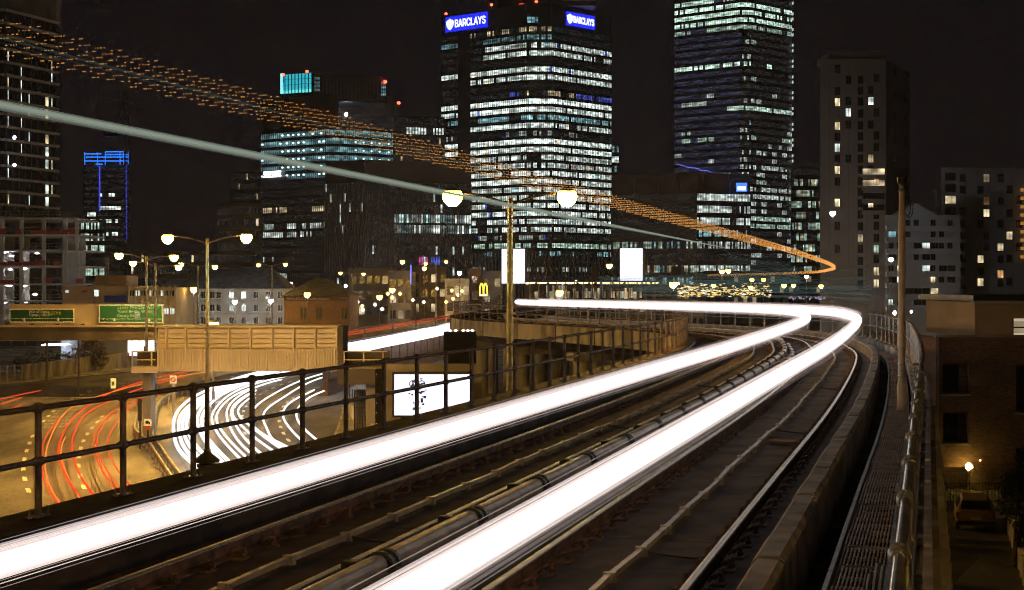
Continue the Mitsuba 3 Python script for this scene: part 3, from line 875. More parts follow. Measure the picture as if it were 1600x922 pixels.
def sign_board(label, px0, px1, py0, py1, lines, arrows):
    key = thing('direction_sign', label, 'road sign', 'green direction signs on the far bridge')
    D = RD + 0.25
    a, b, c, d = X(px0, D), X(px1, D), Z(py1, D), Z(py0, D)
    add('board', MB().box(a, b, D - 0.02, D + 0.06, c, d), 'sign_white', key)
    add('green_face', MB().box(a + 0.09, b - 0.09, D - 0.03, D - 0.018, c + 0.09, d - 0.09), 'sign_green', key)
    add('rule', MB().box(a + 0.15, b - 0.15, D - 0.036, D - 0.028, c + 0.33, c + 0.37), 'sign_white', key)
    for text, px, py, h, mt in lines:
        m, w = letters(text, h, 0.008, P(px, py, D - 0.03), ux, nx, False)
        add('lettering', m, mt, key)
    for px in arrows:
        p = P(px, 0, D - 0.03)
        z = c + 0.12
        q = [(p[0] - 0.2, z + 0.18), (p[0], z + 0.0), (p[0] + 0.2, z + 0.18), (p[0] + 0.06, z + 0.13), (p[0] + 0.06, z + 0.30), (p[0] - 0.06, z + 0.30), (p[0] - 0.06, z + 0.13)]
        from shapely.geometry import Polygon
        e = trimesh.creation.extrude_polygon(Polygon(q), 0.008, engine='earcut')
        v = np.array(e.vertices)
        add('arrow', MB().add(np.stack([v[:, 0], D - 0.03 - v[:, 2], v[:, 1]], 1), np.array(e.faces)), 'sign_white', key)
    return key, D


sign_board('left green direction sign reading Isle of Dogs and Canary Wharf', 15, 116, 482.5, 504, [('Isle of Dogs', 45, 488.7, 0.23, 'sign_white'), ('Canary Wharf', 45, 494, 0.23, 'sign_white'), ('A1206', 75, 491.3, 0.26, 'sign_yellow')], (38, 91))
k, D = sign_board('right green direction sign reading The City and Tower Bridge with a parking symbol', 154.5, 254.5, 476, 504.5, [('A1261', 183, 483, 0.23, 'sign_yellow'), ('The City (A13)', 202.5, 482.5, 0.25, 'sign_white'), ('Tower Bridge, Wapping', 183, 488.6, 0.23, 'sign_white'), ('Canary Wharf', 183, 495.2, 0.23, 'sign_white')], (179, 233))
add('parking_panel', MB().box(X(211, D), X(219, D), D - 0.036, D - 0.03, Z(496.5, D), Z(488.5, D)), 'sign_white', k)
add('parking_face', MB().box(X(211.7, D), X(218.3, D), D - 0.04, D - 0.035, Z(495.8, D), Z(489.2, D)), 'sign_blue', k)
add('lettering', letters('P', 0.27, 0.008, P(213.2, 495, D - 0.039), ux, nx)[0], 'sign_white', k)

# ------------------------------------------------------------------ street lamps
SODIUM, COOL = (1.0, 0.54, 0.11), (0.80, 0.95, 1.0)


def street_lamp(px, D, zb, arms, label, power=3000, col=SODIUM, base=0.16, group=None, heads=1.0, cat='street lamp', wt=1.0):
    """arms: (pixel x, pixel y) of each lamp head"""
    key = thing('street_lamp', label, cat, group)
    px0 = X(px, D)
    tops = [P(a, b, D) for a, b in arms]
    zt = max(t[2] for t in tops) - 0.05
    m = MB().lathe((px0, D, 0), [(base * 1.25, zb), (base * 1.25, zb + 1.4), (base * 0.75, zb + 1.5), (base * 0.5, zt)], 12)
    add('pole', m, 'lamp_steel', key, smooth=40)
    for t in tops:
        sg = 1 if t[0] > px0 else -1
        L = abs(t[0] - px0)
        if L > 0.1:
            g = np.linspace(0, 1, 8)
            pts = np.stack([px0 + sg * (L - 0.35 * heads) * g, D + 0 * g, zt - 0.25 + (t[2] + 0.1 - zt + 0.25) * np.sin(g * math.pi / 2)], 1)
            add('arm', MB().tube(pts, 0.045, 7), 'lamp_steel', key, smooth=50)
        h = heads
        hm = MB().lathe((t[0], t[1], t[2] + 0.15 * h), [(0.25 * h, 0), (0.26 * h, 0.03 * h), (0.18 * h, 0.09 * h), (0.07 * h, 0.12 * h)], 14)
        add('lamp_head', hm, 'lamp_steel', key, smooth=50)
        g = np.linspace(-0.95, 0.5, 9)
        bm = MB().lathe(t, [(0.31 * h * math.cos(q), 0.31 * h * math.sin(q)) for q in g], 16)
        add('lamp_bowl', bm, 'emitter_shell', key, emit=[60, 28, 1.6] if D < 180 else [26, 12, 0.9] if col is SODIUM else [0.3 * power * c for c in col], w=0.15 * wt if col is SODIUM else wt)
        cm_ = MB().lathe((t[0], t[1], t[2] - 0.31 * h * 0.82), [(0.08 * h, -0.06 * h), (0.13 * h, -0.045 * h), (0.18 * h, -0.002)], 14)
        add('lamp', cm_, 'emitter_shell', key, emit=[1.75 * power * c for c in col], w=wt)
    return key


tall = 'twin-arm sodium lamps along the roads'
street_lamp(324, 77, RZ, [(262, 372), (385, 371)], 'tall twin-arm sodium street lamp nearest the railing on the left', 6500, wt=8, group=tall)
street_lamp(229, 108, RZ, [(186, 399), (272, 402)], 'twin-arm sodium street lamp in front of the right green sign, left of two close poles', 4200, wt=5, group=tall)
street_lamp(243, 131, RZ, [(208, 411), (279, 417)], 'twin-arm sodium street lamp in front of the right green sign, right of two close poles', 4200, wt=4, group=tall)
street_lamp(309, 173, RZ, [(283, 413), (336, 417)], 'twin-arm sodium street lamp behind the tallest lamp on the left', 2200, wt=3, group=tall)
street_lamp(425, 222, RZ, [(404, 414), (446, 413)], 'twin-arm sodium street lamp before the grey terrace and its white floodlight', 2200, wt=2, group=tall)
street_lamp(550, 260, UZ - 1, [(532, 427), (568, 428)], 'twin-arm sodium street lamp right of the brick warehouse', 2200, wt=2, group=tall)
street_lamp(681, 270, UZ, [(665, 412), (697, 409)], 'twin-arm sodium street lamp on the upper road, before the dark glass block', 2200, wt=2, group=tall)
street_lamp(797, 52, -8.0, [(707, 307), (886, 307)], 'tall brown twin-arm street lamp in the middle, close behind the railing', 2200, base=0.2, wt=6, heads=1.15)
lan = 'single-head sodium lamps along the streets beyond the road'
for px, py, D, lab in ((303, 452, 190, 'small sodium lamp left of the tall lamp, over the pale terrace'), (300, 470, 205, 'small sodium lamp at the left end of the grey terrace'), (276, 483, 200, 'small sodium lamp at the right end of the white hall'),
                       (333, 508, 120, 'low sodium lamp just above the louvred enclosure'), (480, 460, 210, 'sodium lamp in front of the lettering on the brick warehouse'), (613, 453, 240, 'bright sodium lamp over the upper road left of the blue light strip'),
                       (593, 464, 235, 'small sodium lamp left of the bright one over the upper road'), (663, 419, 290, 'sodium lamp just below the upper road lamp, nearest the dark glass block'), (629, 409, 300, 'dim sodium lamp near the blue light strip'),
                       (952, 415, 230, 'sodium lamp between the two white billboards'), (1052, 444, 170, 'globe lamp on the platform right of the right billboard'), (1128, 424, 260, 'left one of two sodium lamps beyond the far track'),
                       (1138, 423, 258, 'right one of two sodium lamps beyond the far track'), (875, 457, 200, 'small sodium lamp over the far white trail by the station'), (1225, 446, 280, 'sodium lamp on the far street under the right end of the trail'), (1240, 446, 290, 'second sodium lamp on the far street under the right end of the trail'),
                       (1175, 437, 300, 'sodium lamp, upper left, over the lit car park'), (1193, 437, 300, 'upper right sodium lamp over the lit car park'), (1173, 449, 280, 'lower sodium lamp over the lit car park'), (1115, 446, 285, 'sodium lamp at the left end of the lit car park'), (1283, 447, 300, 'last sodium lamp on the right before the bare trees')):
    street_lamp(px, D, RZ, [(px, py)], lab, 1500 if D > 180 else 500, base=0.11, heads=1.5, group=None, wt=0.6)
for px, py, D, lab, po in ((367, 471, 235, 'blue white floodlight on the wall of the grey terrace', 1600), (423, 470, 232, 'brightest white floodlight, right of the middle of the grey terrace', 1900), (291, 471, 228, 'small white lamp at the left end of the grey terrace', 700),
                           (1301, 333, 290, 'tall white street lamp in front of the residential tower', 420), (1392, 405, 262, 'dazzling white floodlight in front of the balconied flats', 1500), (1260, 432, 300, 'blue white floodlight left of the bare trees', 700), (718, 426, 255, 'white globe lamp left of the left billboard', 600)):
    street_lamp(px, D, RZ, [(px, py)], lab, po, COOL, base=0.13, heads=1.9 if py < 340 else 1.4, cat='floodlight', wt=1.5)
# sodium lamps outside the frame that light the road on the left and the right-hand railing from behind the camera
street_lamp(-640, 66, RZ, [(-700, 372), (-580, 371)], 'twin-arm sodium street lamp outside the frame on the left', 5500, wt=4)
for lx, ly, lz, zb_, ax, po, lab in ((-10.2, 1.5, 5.6, -8.0, 0.9, 420, 'sodium street lamp outside the frame beside the left-hand railing'), (5.6, -1.2, 2.7, -8.7, -0.7, 700, 'sodium street lamp outside the frame behind the right-hand railing')):
    key = thing('street_lamp', lab, 'street lamp')
    add('pole', MB().lathe((lx, ly, 0), [(0.12, zb_), (0.08, lz)], 10), 'lamp_steel', key)
    add('lamp_bowl', MB().lathe((lx + ax, ly + 0.3, lz), [(0.05, -0.36), (0.25, -0.30), (0.38, -0.12), (0.42, 0)], 14), 'emitter_shell', key, emit=[po * c for c in SODIUM], w=3)
    add('arm', MB().tube([(lx, ly, lz - .1), (lx + ax, ly + 0.3, lz + 0.05)], 0.04, 6), 'lamp_steel', key)
# lamps standing in the streets among the towers, hidden by the low buildings: they light the feet of the facades
for k_, (px, D, zz, po) in enumerate(sorted(((455, 545, 4, 900), (540, 455, 3, 700), (600, 450, 3, 800), (668, 455, 3, 900), (722, 462, 3, 700), (770, 770, 6, 2600), (900, 770, 6, 3200), (985, 585, 4, 900), (1060, 580, 4, 900), (1150, 590, 4, 700), (390, 380, 2, 500), (250, 395, 2, 400), (40, 318, 10, 220)))):
    key = thing('street_lamp', f'street lamp hidden at the foot of the towers, {ORD[k_]} from the left', 'street lamp', 'hidden lamps at the foot of the towers')
    add('pole', MB().lathe((X(px, D), D, 0), [(0.15, -8.5), (0.1, zz - .5)], 8), 'lamp_steel', key)
    add('lamp_globe', MB().lathe((X(px, D), D, zz), [(.1, -.5), (.42, -.28), (.5, 0), (.42, .28), (.1, .5)], 12), 'emitter_shell', key, emit=[1.3 * po * c for c in (1.0, 0.66, 0.38)], w=0.3)
# the finial hanging low on the tallest lamp pole
m = MB().lathe((X(323, 60), 60, 0), [(0.05, Z(752, 60)), (0.30, Z(750, 60)), (0.42, Z(743, 60)), (0.40, Z(738, 60)), (0.22, Z(733, 60)), (0.14, Z(731, 60)), (0.40, Z(730, 60)), (0.42, Z(725, 60)), (0.16, Z(724, 60)), (0.50, Z(722, 60)), (0.54, Z(719, 60)), (0.12, Z(706, 60)), (0.09, Z(700, 60)), (0.085, Z(600, 60)), (0.06, Z(598, 60))], 14)
m.lathe((X(323, 60), 60, 0), [(0.16, RZ), (0.14, Z(751, 60))], 10)
add('camera_mast', m, 'black_paint', None, 'black mast with a cone shaped hood and round housing low behind the railing', 'mast', smooth=40)
# ------------------------------------------------------------------ skyline
def office(name, label, corners, z0, z1, floors, bays, lit, seed=0, cat='office tower', body='facade_metal', sp=0.38, span='spandrel', mull=0.12, depth=0.25, proud=0.25, glass='dark_glass', top=1.0, back=None, mname='facade_metal', dim={0: (0.018, 8), 1: (0.016, 8), 2: (0.016, 8), 3: (0.013, 8), 4: (0.013, 8)}):
    """corners: plan corners from left to right as seen; lit(face, floor from the top, bay fraction, rnd) -> (level, colour) or None"""
    key = thing(name, label, cat)
    rnd = random.Random(seed)
    c = [V3(a[0], a[1], 0) for a in corners]
    back = back or 40
    far = [c[-1] * (1 + back / c[-1][1]) - V3(3, 0, 0), c[0] * (1 + back / c[0][1]) + V3(3, 0, 0)]
    add('wall', MB().prism([q[:2] for q in c + far], z0, z1), body, key)
    dark, glow, bands, ribs = MB(), MB(), MB(), MB()
    pitch = (z1 - top - z0) / floors
    for fi, (A, B) in enumerate(zip(c[:-1], c[1:])):
        L = np.linalg.norm(B - A)
        u = (B - A) / L
        n = V3(u[1], -u[0], 0)
        fr = (A, u, n)
        nb = bays[fi]
        if not nb:
            continue
        w = L / nb
        for k in range(floors):
            zb = z1 - top - pitch * (k + 1)
            bands.fbox(fr, 0, L, 0.0, depth, zb, zb + sp * pitch)
            for b in range(nb):
                got = lit(fi, k, (b + 0.5) / nb, rnd)
                if got is None and dim and fi in dim:
                    got = dim[fi]
                e = mull * w / 2
                (glow if got else dark).fquad(fr, b * w + e, (b + 1) * w - e, zb + sp * pitch, zb + pitch, 0.06, (got[0], got[1] / 10) if got else (0, 0))
        bands.fbox(fr, 0, L, 0.0, depth, z1 - top, z1 - top + 0.3)
        for b in range(nb + 1):
            ribs.fbox(fr, b * w - mull * w / 2, b * w + mull * w / 2, 0.0, proud, z0, z1 - top - 0.02)
    add('floor_band', bands, span, key, kind='stuff')
    add('mullion', ribs, mname, key, kind='stuff')
    add('window', dark, glass, key, kind='stuff')
    if glow.v:
        add('lit_window', glow, 'dark_glass', key, kind='stuff', emit='glow')
    return key


def clumps(seed):
    """a level per stretch of a floor, so that rooms are lit in groups"""
    cache = {}

    def f(face, k, t, n=7):
        q = (face, k, int(t * n))
        if q not in cache:
            cache[q] = random.Random(hash((seed, *q)) & 0xffffff).random()
        return cache[q]
    return f


def red_light(px, py, D, label, r=0.9):
    key = add('warning_light', MB().lathe(P(px, py, D), [(0.3 * r, -0.8 * r), (0.8 * r, -0.5 * r), (r, 0), (0.8 * r, 0.5 * r), (0.3 * r, 0.8 * r)], 10), 'emitter_shell', None, label, 'warning light', 'red warning lights on the roofs', emit=(9, 0.5, 0.25), w=0.02)
    add('stem', MB().lathe(P(px, py, D) + V3(0, 0, -0.8 * r - 3), [(0.15, 0), (0.15, 3)], 6), 'lamp_steel', key)


# --- tower with the two blue-lit name signs
C = [(-40.0, 836), (-30.4, 828.4)]
E0, E1, E2, E3 = (-23.2, 823.6), (8.0, 800), (21.6, 799.5), (56.2, 833)
ROWS = {0: (.55, .35, 2, 0), 1: (.6, .25, 1, 0), 2: (.75, .6, 0, .7), 3: (.75, .6, 0, .6), 5: (.92, .8, 0, .95), 6: (.8, .65, 0, .9), 8: (.25, .5, 3, .5), 9: (1, 1.1, 0, 1), 10: (.85, .9, 0, .7), 11: (.55, .4, 1, .6), 12: (.8, .75, 0, .6), 13: (.4, .3, 0, .35),
        14: (1, 1.15, 0, 1), 15: (.95, .95, 0, .9), 16: (.7, .6, 0, .75), 17: (.65, .5, 0, .65), 18: (.8, .8, 0, .85), 19: (.8, .8, 0, .8), 20: (.7, .7, 0, .8), 21: (.6, .6, 0, .7), 22: (.7, .8, 0, .7), 23: (.7, .8, 0, .7), 24: (.7, .8, 0, .7), 25: (.6, .7, 0, .6), 26: (.1, .3, 0, .1), 27: (.5, .5, 4, .9), 28: (.3, .4, 1, .5), 30: (.4, .4, 0, .3)}
cl = clumps(3)


def lit_a(face, k, t, rnd):
    if k not in ROWS or face == 1:
        return None
    pl, lv, hue, pr = ROWS[k]
    p = pl if face in (0, 2, 3) else pr
    if face == 2 and t < 0.25 and k < 4:
        p *= 0.3
    if face == 0 and k in (0, 2, 3, 6, 8, 12, 16, 17):
        return None
    p = p ** 0.55 if p > 0.45 else p
    c = cl(face, k, t)
    if k == 8 and face >= 3:
        hue = 2 if face == 3 or t < 0.35 else 3
    if c > p + 0.08:
        return (0.03, 1) if rnd.random() < 0.25 else None
    if rnd.random() > 0.55 + 0.45 * p:
        return None
    v = 1.75 * lv * (0.4 + 0.8 * rnd.random()) * (0.6 + 0.7 * c)
    if rnd.random() < 0.04:
        hue = rnd.choice((2, 4, 3, 1))
    return (v, hue)


zt = Z(6, 800)
tw = office('office_tower', 'dark office tower with two glowing blue name signs below its roof', [C[0], C[1], E0, E1, E2, E3], -8, zt, 35, [10, 0, 30, 12, 36], lit_a, 3, sp=0.40, mull=0.2, top=Z(6, 800) - Z(42, 800), body='spandrel', back=45)
add('roof_plant', MB().box(-8, 28, 812, 850, zt, zt + 7), 'spandrel', tw)
add('roof_plant', MB().box(14, 46, 806, 840, zt, zt + 2.6), 'facade_metal', tw)
bd = [V3(*q, 0) for q in (C[0], E1, E2, E3)]


def eagle(h):
    """the spread bird emblem as a shield outline with winged shoulders and a notched head"""
    pts = [(0, -0.52), (0.2, -0.4), (0.36, -0.18), (0.44, 0.08), (0.46, 0.34), (0.36, 0.22), (0.3, 0.44), (0.2, 0.3), (0.14, 0.5), (0.05, 0.42), (0, 0.56), (-0.05, 0.42), (-0.14, 0.5), (-0.2, 0.3), (-0.3, 0.44), (-0.36, 0.22), (-0.46, 0.34), (-0.44, 0.08), (-0.36, -0.18), (-0.2, -0.4)]
    from shapely.geometry import Polygon
    return trimesh.creation.extrude_polygon(Polygon([(a * h, b * h) for a, b in pts]), 0.3, engine='earcut')


def name_sign(parent, A, B, t0, t1, z, h, text, blue):
    u = (B - A) / np.linalg.norm(B - A)
    n = V3(u[1], -u[0], 0)
    L = np.linalg.norm(B - A)
    key = add('name_sign', MB().fbox((A, u, n), t0 * L, t1 * L, 0.5, 0.8, z - 0.55 * h, z + 1.55 * h), 'sign_blue', parent, emit=blue, w=0.02)
    W = (t1 - t0) * L
    e = eagle(h * 1.45)
    v = np.array(e.vertices)
    o = A + u * (t0 * L + W * 0.12) + n * 0.82 + V3(0, 0, z + h * 0.45)
    add('emblem', MB().add(v[:, :1] * u + v[:, 1:2] * V3(0, 0, 1) + v[:, 2:] * n + o, np.array(e.faces)), 'emitter_shell', key, emit=(1.5, 1.6, 1.7), w=0.0)
    m, w = letters(text, h, 0.3, (0, 0, 0), u, n)
    k = (W * 0.73) / w
    m, w = letters(text, h, 0.3, (0, 0, 0), u * k, n)
    vv, ff = m.mesh()
    add('lettering', MB().add(vv + A + u * (t0 * L + W * 0.23) + n * 0.82 + V3(0, 0, z), ff), 'emitter_shell', key, emit=(1.5, 1.6, 1.7), w=0.0)


LA, LB = V3(-40.0, 836, 0), V3(8.0, 800, 0)
name_sign(tw, LA, LB, 0.055, 0.56, Z(41, 825), 4.1, 'BARCLAYS', (0.02, 0.03, 1.1))
name_sign(tw, V3(*E2, 0), V3(*E3, 0), 0.22, 0.70, Z(37.5, 814), 3.6, 'BARCLAYS', (0.02, 0.03, 1.1))
fr = (V3(*E1, 0), V3(1, 0, 0), V3(0, -1, 0))
m = MB()
for a, b, lv in ((0.3, 2.2, 0.9), (2.6, 4.6, 0.35), (4.9, 6.2, 0.3)):
    m.fquad(fr, a, b, Z(36, 800), Z(27, 800), 0.4, (lv, 0.1))
add('plant_window', m, 'dark_glass', tw, emit='glow')
for q in ((697, 22, 835, 'left one'), (768, 8, 815, 'middle one'), (838, 3, 806, 'right one')):
    red_light(*q[:3], q[3] + ' of three red lights on the roof of the tower with blue signs')
g = np.linspace(0.15, math.pi - 0.15, 12)
o = P(893, 12, 812)
add('roof_arch_light', MB().tube(np.stack([o[0] + 2.0 * np.cos(g), o[1] + 0 * g, o[2] + 1.5 * np.sin(g)], 1), 0.35, 6), 'emitter_shell', tw, emit=(2.2, 0.4, 0.12), w=0.01)
add('roof_bar_light', MB().box(X(811, 806), X(818, 806), 805.6, 806, Z(7.5, 806), Z(5.5, 806)), 'emitter_shell', tw, emit=(1.2, 0.05, 0.03), w=0.01)
# orange-lit pillars of its lower floors
m = MB()
for px in np.arange(738, 950, 5.2):
    D = np.interp(px, [738, 823, 862, 955], [821, 800, 799.5, 833]) - 0.8
    m.box(X(px, D) - 0.3, X(px, D) + 0.3, D - 0.5, D, -8, Z(396, D))
add('pillar', m, 'beige_cladding', tw, kind='stuff')

# --- tallest tower at the right
H0, H1, H2, H3 = (X(1054, 950), 950), (X(1156, 921), 921), (X(1173, 922), 922), (X(1237, 949), 949)
HR = {0: (0.9, .75, 4, .0), 1: (.95, .9, 4, 1), 2: (.95, .95, 4, .9), 3: (1, .8, 4, .85), 4: (.75, .3, 4, .9), 5: (0, 0, 4, 0), 6: (.0, .3, 4, .35), 8: (.1, .3, 0, .1), 9: (1, .85, 4, .55), 10: (0, 0, 4, .1), 11: (.15, .3, 4, .2), 13: (.15, .3, 0, .05), 14: (.2, .3, 0, .15), 15: (.2, .6, 4, .85),
      17: (.1, .3, 1, .1), 18: (.1, .3, 0, .25), 19: (.45, .35, 4, .4), 20: (.15, .3, 0, .3), 21: (.25, .4, 0, .2), 22: (.05, .3, 0, .1), 23: (.1, .4, 0, .75), 24: (.12, .4, 0, .35), 25: (.2, .3, 4, .3), 26: (.4, .4, 0, .75), 27: (.7, .5, 0, .8), 28: (.3, .35, 0, .25), 29: (.15, .35, 0, .3), 30: (.3, .5, 4, .95), 31: (.3, .4, 4, .8), 32: (.2, .4, 0, .5), 33: (.2, .4, 0, .3), 34: (.2, .4, 0, .3), 35: (.2, .3, 0, .3), 36: (.1, .3, 0, .2)}
cl2 = clumps(8)


def lit_b(face, k, t, rnd):
    if k not in HR:
        return None
    pl, lv, hue, pr = HR[k]
    p = pl if face == 0 else (max(pr, .35) if face == 1 else pr)
    if k == 9 and face == 2 and t > 0.5:
        return None
    if k == 15 and face == 0:
        p = 1 if t > 0.8 else 0
    p = p ** 0.6 if p > 0.5 else p
    c = cl2(face, k, t, 8)
    if c > p or rnd.random() < 0.1:
        return None
    return (1.5 * lv * (0.55 + 0.6 * rnd.random()), hue)


ztop = CZ + (450 + 22) * 921 / F
ht = office('office_tower', 'tallest office tower, bluish, its top floors glowing pale green and cut by the frame', [H0, H1, H2, H3], -8, ztop, 42, [36, 6, 24], lit_b, 5, sp=0.42, span='bluish_spandrel', mull=0.1, top=6, body='bluish_spandrel', dim={0: (0.075, 7), 1: (0.032, 8), 2: (0.028, 8)}, back=40, mname='bluish_spandrel')
m = MB()
for k in range(46):
    if k % 3 != 1:
        z = Z(8 + k * 8.2, 949)
        m.box(X(1237, 949) + 0.02, X(1238.6, 949), 947, 949, z, z + 1.6)
add('corner_light', m, 'emitter_shell', ht, kind='stuff', emit=(0.55, 0.62, 0.55), w=0.0)
m = MB()
rnd = random.Random(4)
for k in range(24):
    o = P(1058 + k * 2.3, 257 + k * 0.5 + rnd.random() * 2, 945 - k * 0.6)
    m.lathe(o + V3(0, -3, 0), [(0.15, -0.2), (0.3, 0), (0.15, 0.2)], 6)
add('blue_light_string', m, 'emitter_shell', ht, kind='stuff', emit=(0.5, 0.6, 3.0), w=0.3)


# --- middle block right of the first tower, lower part lit
def lit_c(face, k, t, rnd):
    row = [1.0, .95, .9, .7, 0.6, 0, .85, .65, 0.2][k] if k < 9 else 0
    if face == 0:
        if k in (4, 6, 7, 8) and rnd.random() < 0.45:
            return (0.3 * rnd.random() + 0.15, rnd.choice((4, 1, 2, 0)))
        return None
    if rnd.random() > row or (k in (1, 3) and t > 0.65 and rnd.random() < 0.7):
        return None
    hue = 1 if k in (3, 7) else 0
    if k == 8:
        hue = rnd.choice((2, 5, 6, 4))
    return (0.85 * (0.6 + 0.6 * rnd.random()) * row, hue)


zr = Z(300, 600)
mb_ = office('office_block', 'low dark office block with bright floors and a blue and white sign', [(X(955, 612), 612), (X(1089, 604), 604), (X(1172, 612), 612)], -8, zr, 10, [40, 34], lit_c, 9, sp=0.42, mull=0.16, top=0.4, cat='office block', back=30)
add('upper_storey', MB().prism([(X(955, 613), 613), (X(1055, 605), 605), (X(1090, 604.5), 604.5), (X(1172, 613), 613), (X(1172, 640), 640), (X(955, 640), 640)], zr + 0.02, Z(270, 605)), 'dark_stone', mb_)
m = MB()
for px in (992, 1028, 1062, 1100, 1140):
    m.box(X(px, 604), X(px, 604) + 0.25, 603.9, 607, zr, Z(271, 604))
add('panel_joint', m, 'facade_metal', mb_, kind='stuff')
k = add('bank_sign', MB().box(X(1150, 603), X(1167, 603), 602.6, 603.2, Z(299.5, 603), Z(286, 603)), 'sign_blue', mb_, emit=(0.1, 0.35, 1.6), w=0.01)
add('sign_face', MB().box(X(1152, 603), X(1165, 603), 602.45, 602.58, Z(297.5, 603), Z(291.5, 603)), 'sign_white', k, emit=(1.5, 1.7, 2.2), w=0.0)

# --- narrow lit office behind
office('office_block', 'narrow pale green lit office right of the tallest tower', [(X(1236, 700), 700), (X(1281, 700), 700)], -8, Z(262, 700), 13, [22], lambda f, k, t, r: ((0.5 * (0.4 + 0.8 * r.random()), 4 if r.random() < .8 else 2) if k > 0 and r.random() < 0.72 and math.sin(k * 9.1 + int(t * 5) * 4.3) > -0.55 else None), 6, cat='office block', mull=0.16, top=0.4)
m = MB()
g = np.linspace(0, math.pi, 14)
add('curved_roof', MB().add(np.vstack([np.stack([X(1258, 700) + 7.0 * np.cos(g), 0 * g + y, Z(262, 700) + 2.8 * np.sin(g)], 1) for y in (700.5, 720)]), [[i, i + 1, i + 15, i + 14] for i in range(13)] + [[0, i, i + 1, i + 1] for i in range(1, 12)]), 'galvanised', 'office_block_001')
office('office_block', 'slim office slice just right of the tower with blue signs', [(X(953, 860), 860), (X(967, 860), 860)], -8, Z(226, 860), 16, [4], lambda f, k, t, r: (0.9, 0) if k in (1, 3) else ((0.25, 1) if r.random() < .3 else None), 7, cat='office block', mull=0.1)


# --- left cluster: glass offices with the teal floors
def lit_d(face, k, t, rnd):
    if k < 6:
        if face == 2 and k >= 4:
            return None
        if k == 5 and t < 0.4:
            return None
        v = [.30, .30, .32, .28, .16, .16][k] * (0.7 + 0.5 * rnd.random())
        return (v, 1)
    if k in (6, 7, 8):
        return None
    p = {9: .3, 10: .12, 11: .6, 12: .55, 15: .08, 17: .35, 18: .3, 19: .5, 20: .2}.get(k, 0.02)
    if face == 2:
        p *= 0.25
    c = cl(face, k + 40, t, 5)
    return (0.55 * (0.5 + rnd.random()), 0 if k > 10 else 2) if c < p * 1.3 and rnd.random() < 0.75 else None


SD = 560
sb = office('office_block', 'glass office block with teal lit upper floors and a small white name sign', [(X(408, 578), 578), (X(509, SD), SD), (X(531, SD), SD), (X(614, 572), 572)], -8, Z(198, SD), 22, [34, 7, 28], lit_d, 12, sp=0.36, mull=0.16, top=1.2, cat='office block', back=40)
m = MB()                                             # ceiling spots just behind the glass of the teal floors
for k in range(6):
    for t in ([.02, .3, .4, .5, .58, .66, .9, .97] if k % 2 else [.33, .42, .5, .58, .66, .8, .93]):
        px = 408 + 101 * t
        D = 578 - 18 * t - 0.6
        m.lathe(P(px, 208 + 6 * (1 - t) + 12.7 * k - (1 - t) * 0.3 * k, D), [(0.25, -0.35), (0.55, 0), (0.25, 0.35)], 6)
    for t in (.3, .45, .6, .75, .92):
        if k in (1, 2, 3):
            m.lathe(P(531 + 83 * t, 208 + 5 * t + 12.7 * k, 560 + 12 * t - 0.6), [(0.2, -0.3), (0.4, 0), (0.2, 0.3)], 6)
add('ceiling_spot', m, 'emitter_shell', sb, kind='stuff', emit=(1.3, 1.8, 1.8), w=0.0)
A = P(414, 278, 577)
u = V3(101 / F * 560, -18, 0)
u /= np.linalg.norm(u)
n = V3(u[1], -u[0], 0)
m, w = letters('STATE STREET', 2.3, 0.3, (0, 0, 0), u, n)
m, w = letters('STATE STREET', 2.3, 0.3, A + n * 0.6, u * (9.6 / w), n)
add('name_sign', m, 'emitter_shell', sb, emit=(3.0, 3.0, 3.5), w=0.0)
add('upper_block', MB().prism([(X(410, 590), 590), (X(515, 574), 574), (X(529, 574), 574), (X(529, 610), 610), (X(410, 610), 610)], Z(198, SD) + 0.02, Z(148, 575)), 'dark_stone', sb)
wb_ = office('office_block', 'pale grey gridded upper block with one bright window above teal lit floors', [(X(528, 620), 620), (X(616, 632), 632)], -8, Z(143, 620), 5, [26], lambda f, k, t, r: (1.3, 0) if k == 1 and 0.12 < t < 0.17 else None, 13, body='grey_panel', sp=0.5, span='grey_panel', mull=0.12, top=9, cat='office block', mname='grey_panel', depth=0.1, proud=0.15)
fl = thing('floodlight', 'white floodlight glaring before the pale grey gridded upper block', 'floodlight')
o = P(541, 179, 606)
add('lamp', MB().lathe(o, [(.2, -.9), (.7, -.4), (.7, .4), (.2, .9)], 10), 'emitter_shell', fl, emit=(150, 158, 190), w=0.6)
add('post', MB().lathe((o[0], o[1], 0), [(.15, Z(198, 600)), (.15, o[2] - .9)], 6), 'lamp_steel', fl)
# plant level with the cyan-lit box
cy = thing('plant_house', 'rooftop plant house with a glowing cyan louvred box at its left end', 'roof plant house')
a, b = P(441, 145, 600), P(488, 141, 594)
u = V3(b[0] - a[0], b[1] - a[1], 0)
L = np.linalg.norm(u)
u /= L
n = V3(u[1], -u[0], 0)
fr = (V3(a[0], a[1], 0), u, n)
zb, zt = Z(146, 598), Z(116, 598)
add('cyan_screen', MB().fquad(fr, 0, L, zb, zt, 0.0), 'emitter_shell', cy, emit=(0.03, 0.5, 0.62), w=0.02)
m = MB()
for k in range(10):
    m.fbox(fr, L * k / 9.0 - 0.12, L * k / 9.0 + 0.12, 0.1, 0.5, zb, zt)
for z in (zb + 1.3, zb + 3.4, zb + 5.5):
    m.fbox(fr, 0, L, 0.1, 0.3, z, z + 0.12)
add('louvre', m, 'facade_metal', cy, kind='stuff')
add('bright_base', MB().fbox(fr, 0.4, L - 0.3, 0.02, 0.08, zb + 0.1, zb + 1.6), 'emitter_shell', cy, emit=(0.15, 0.95, 1.0), w=0.0)
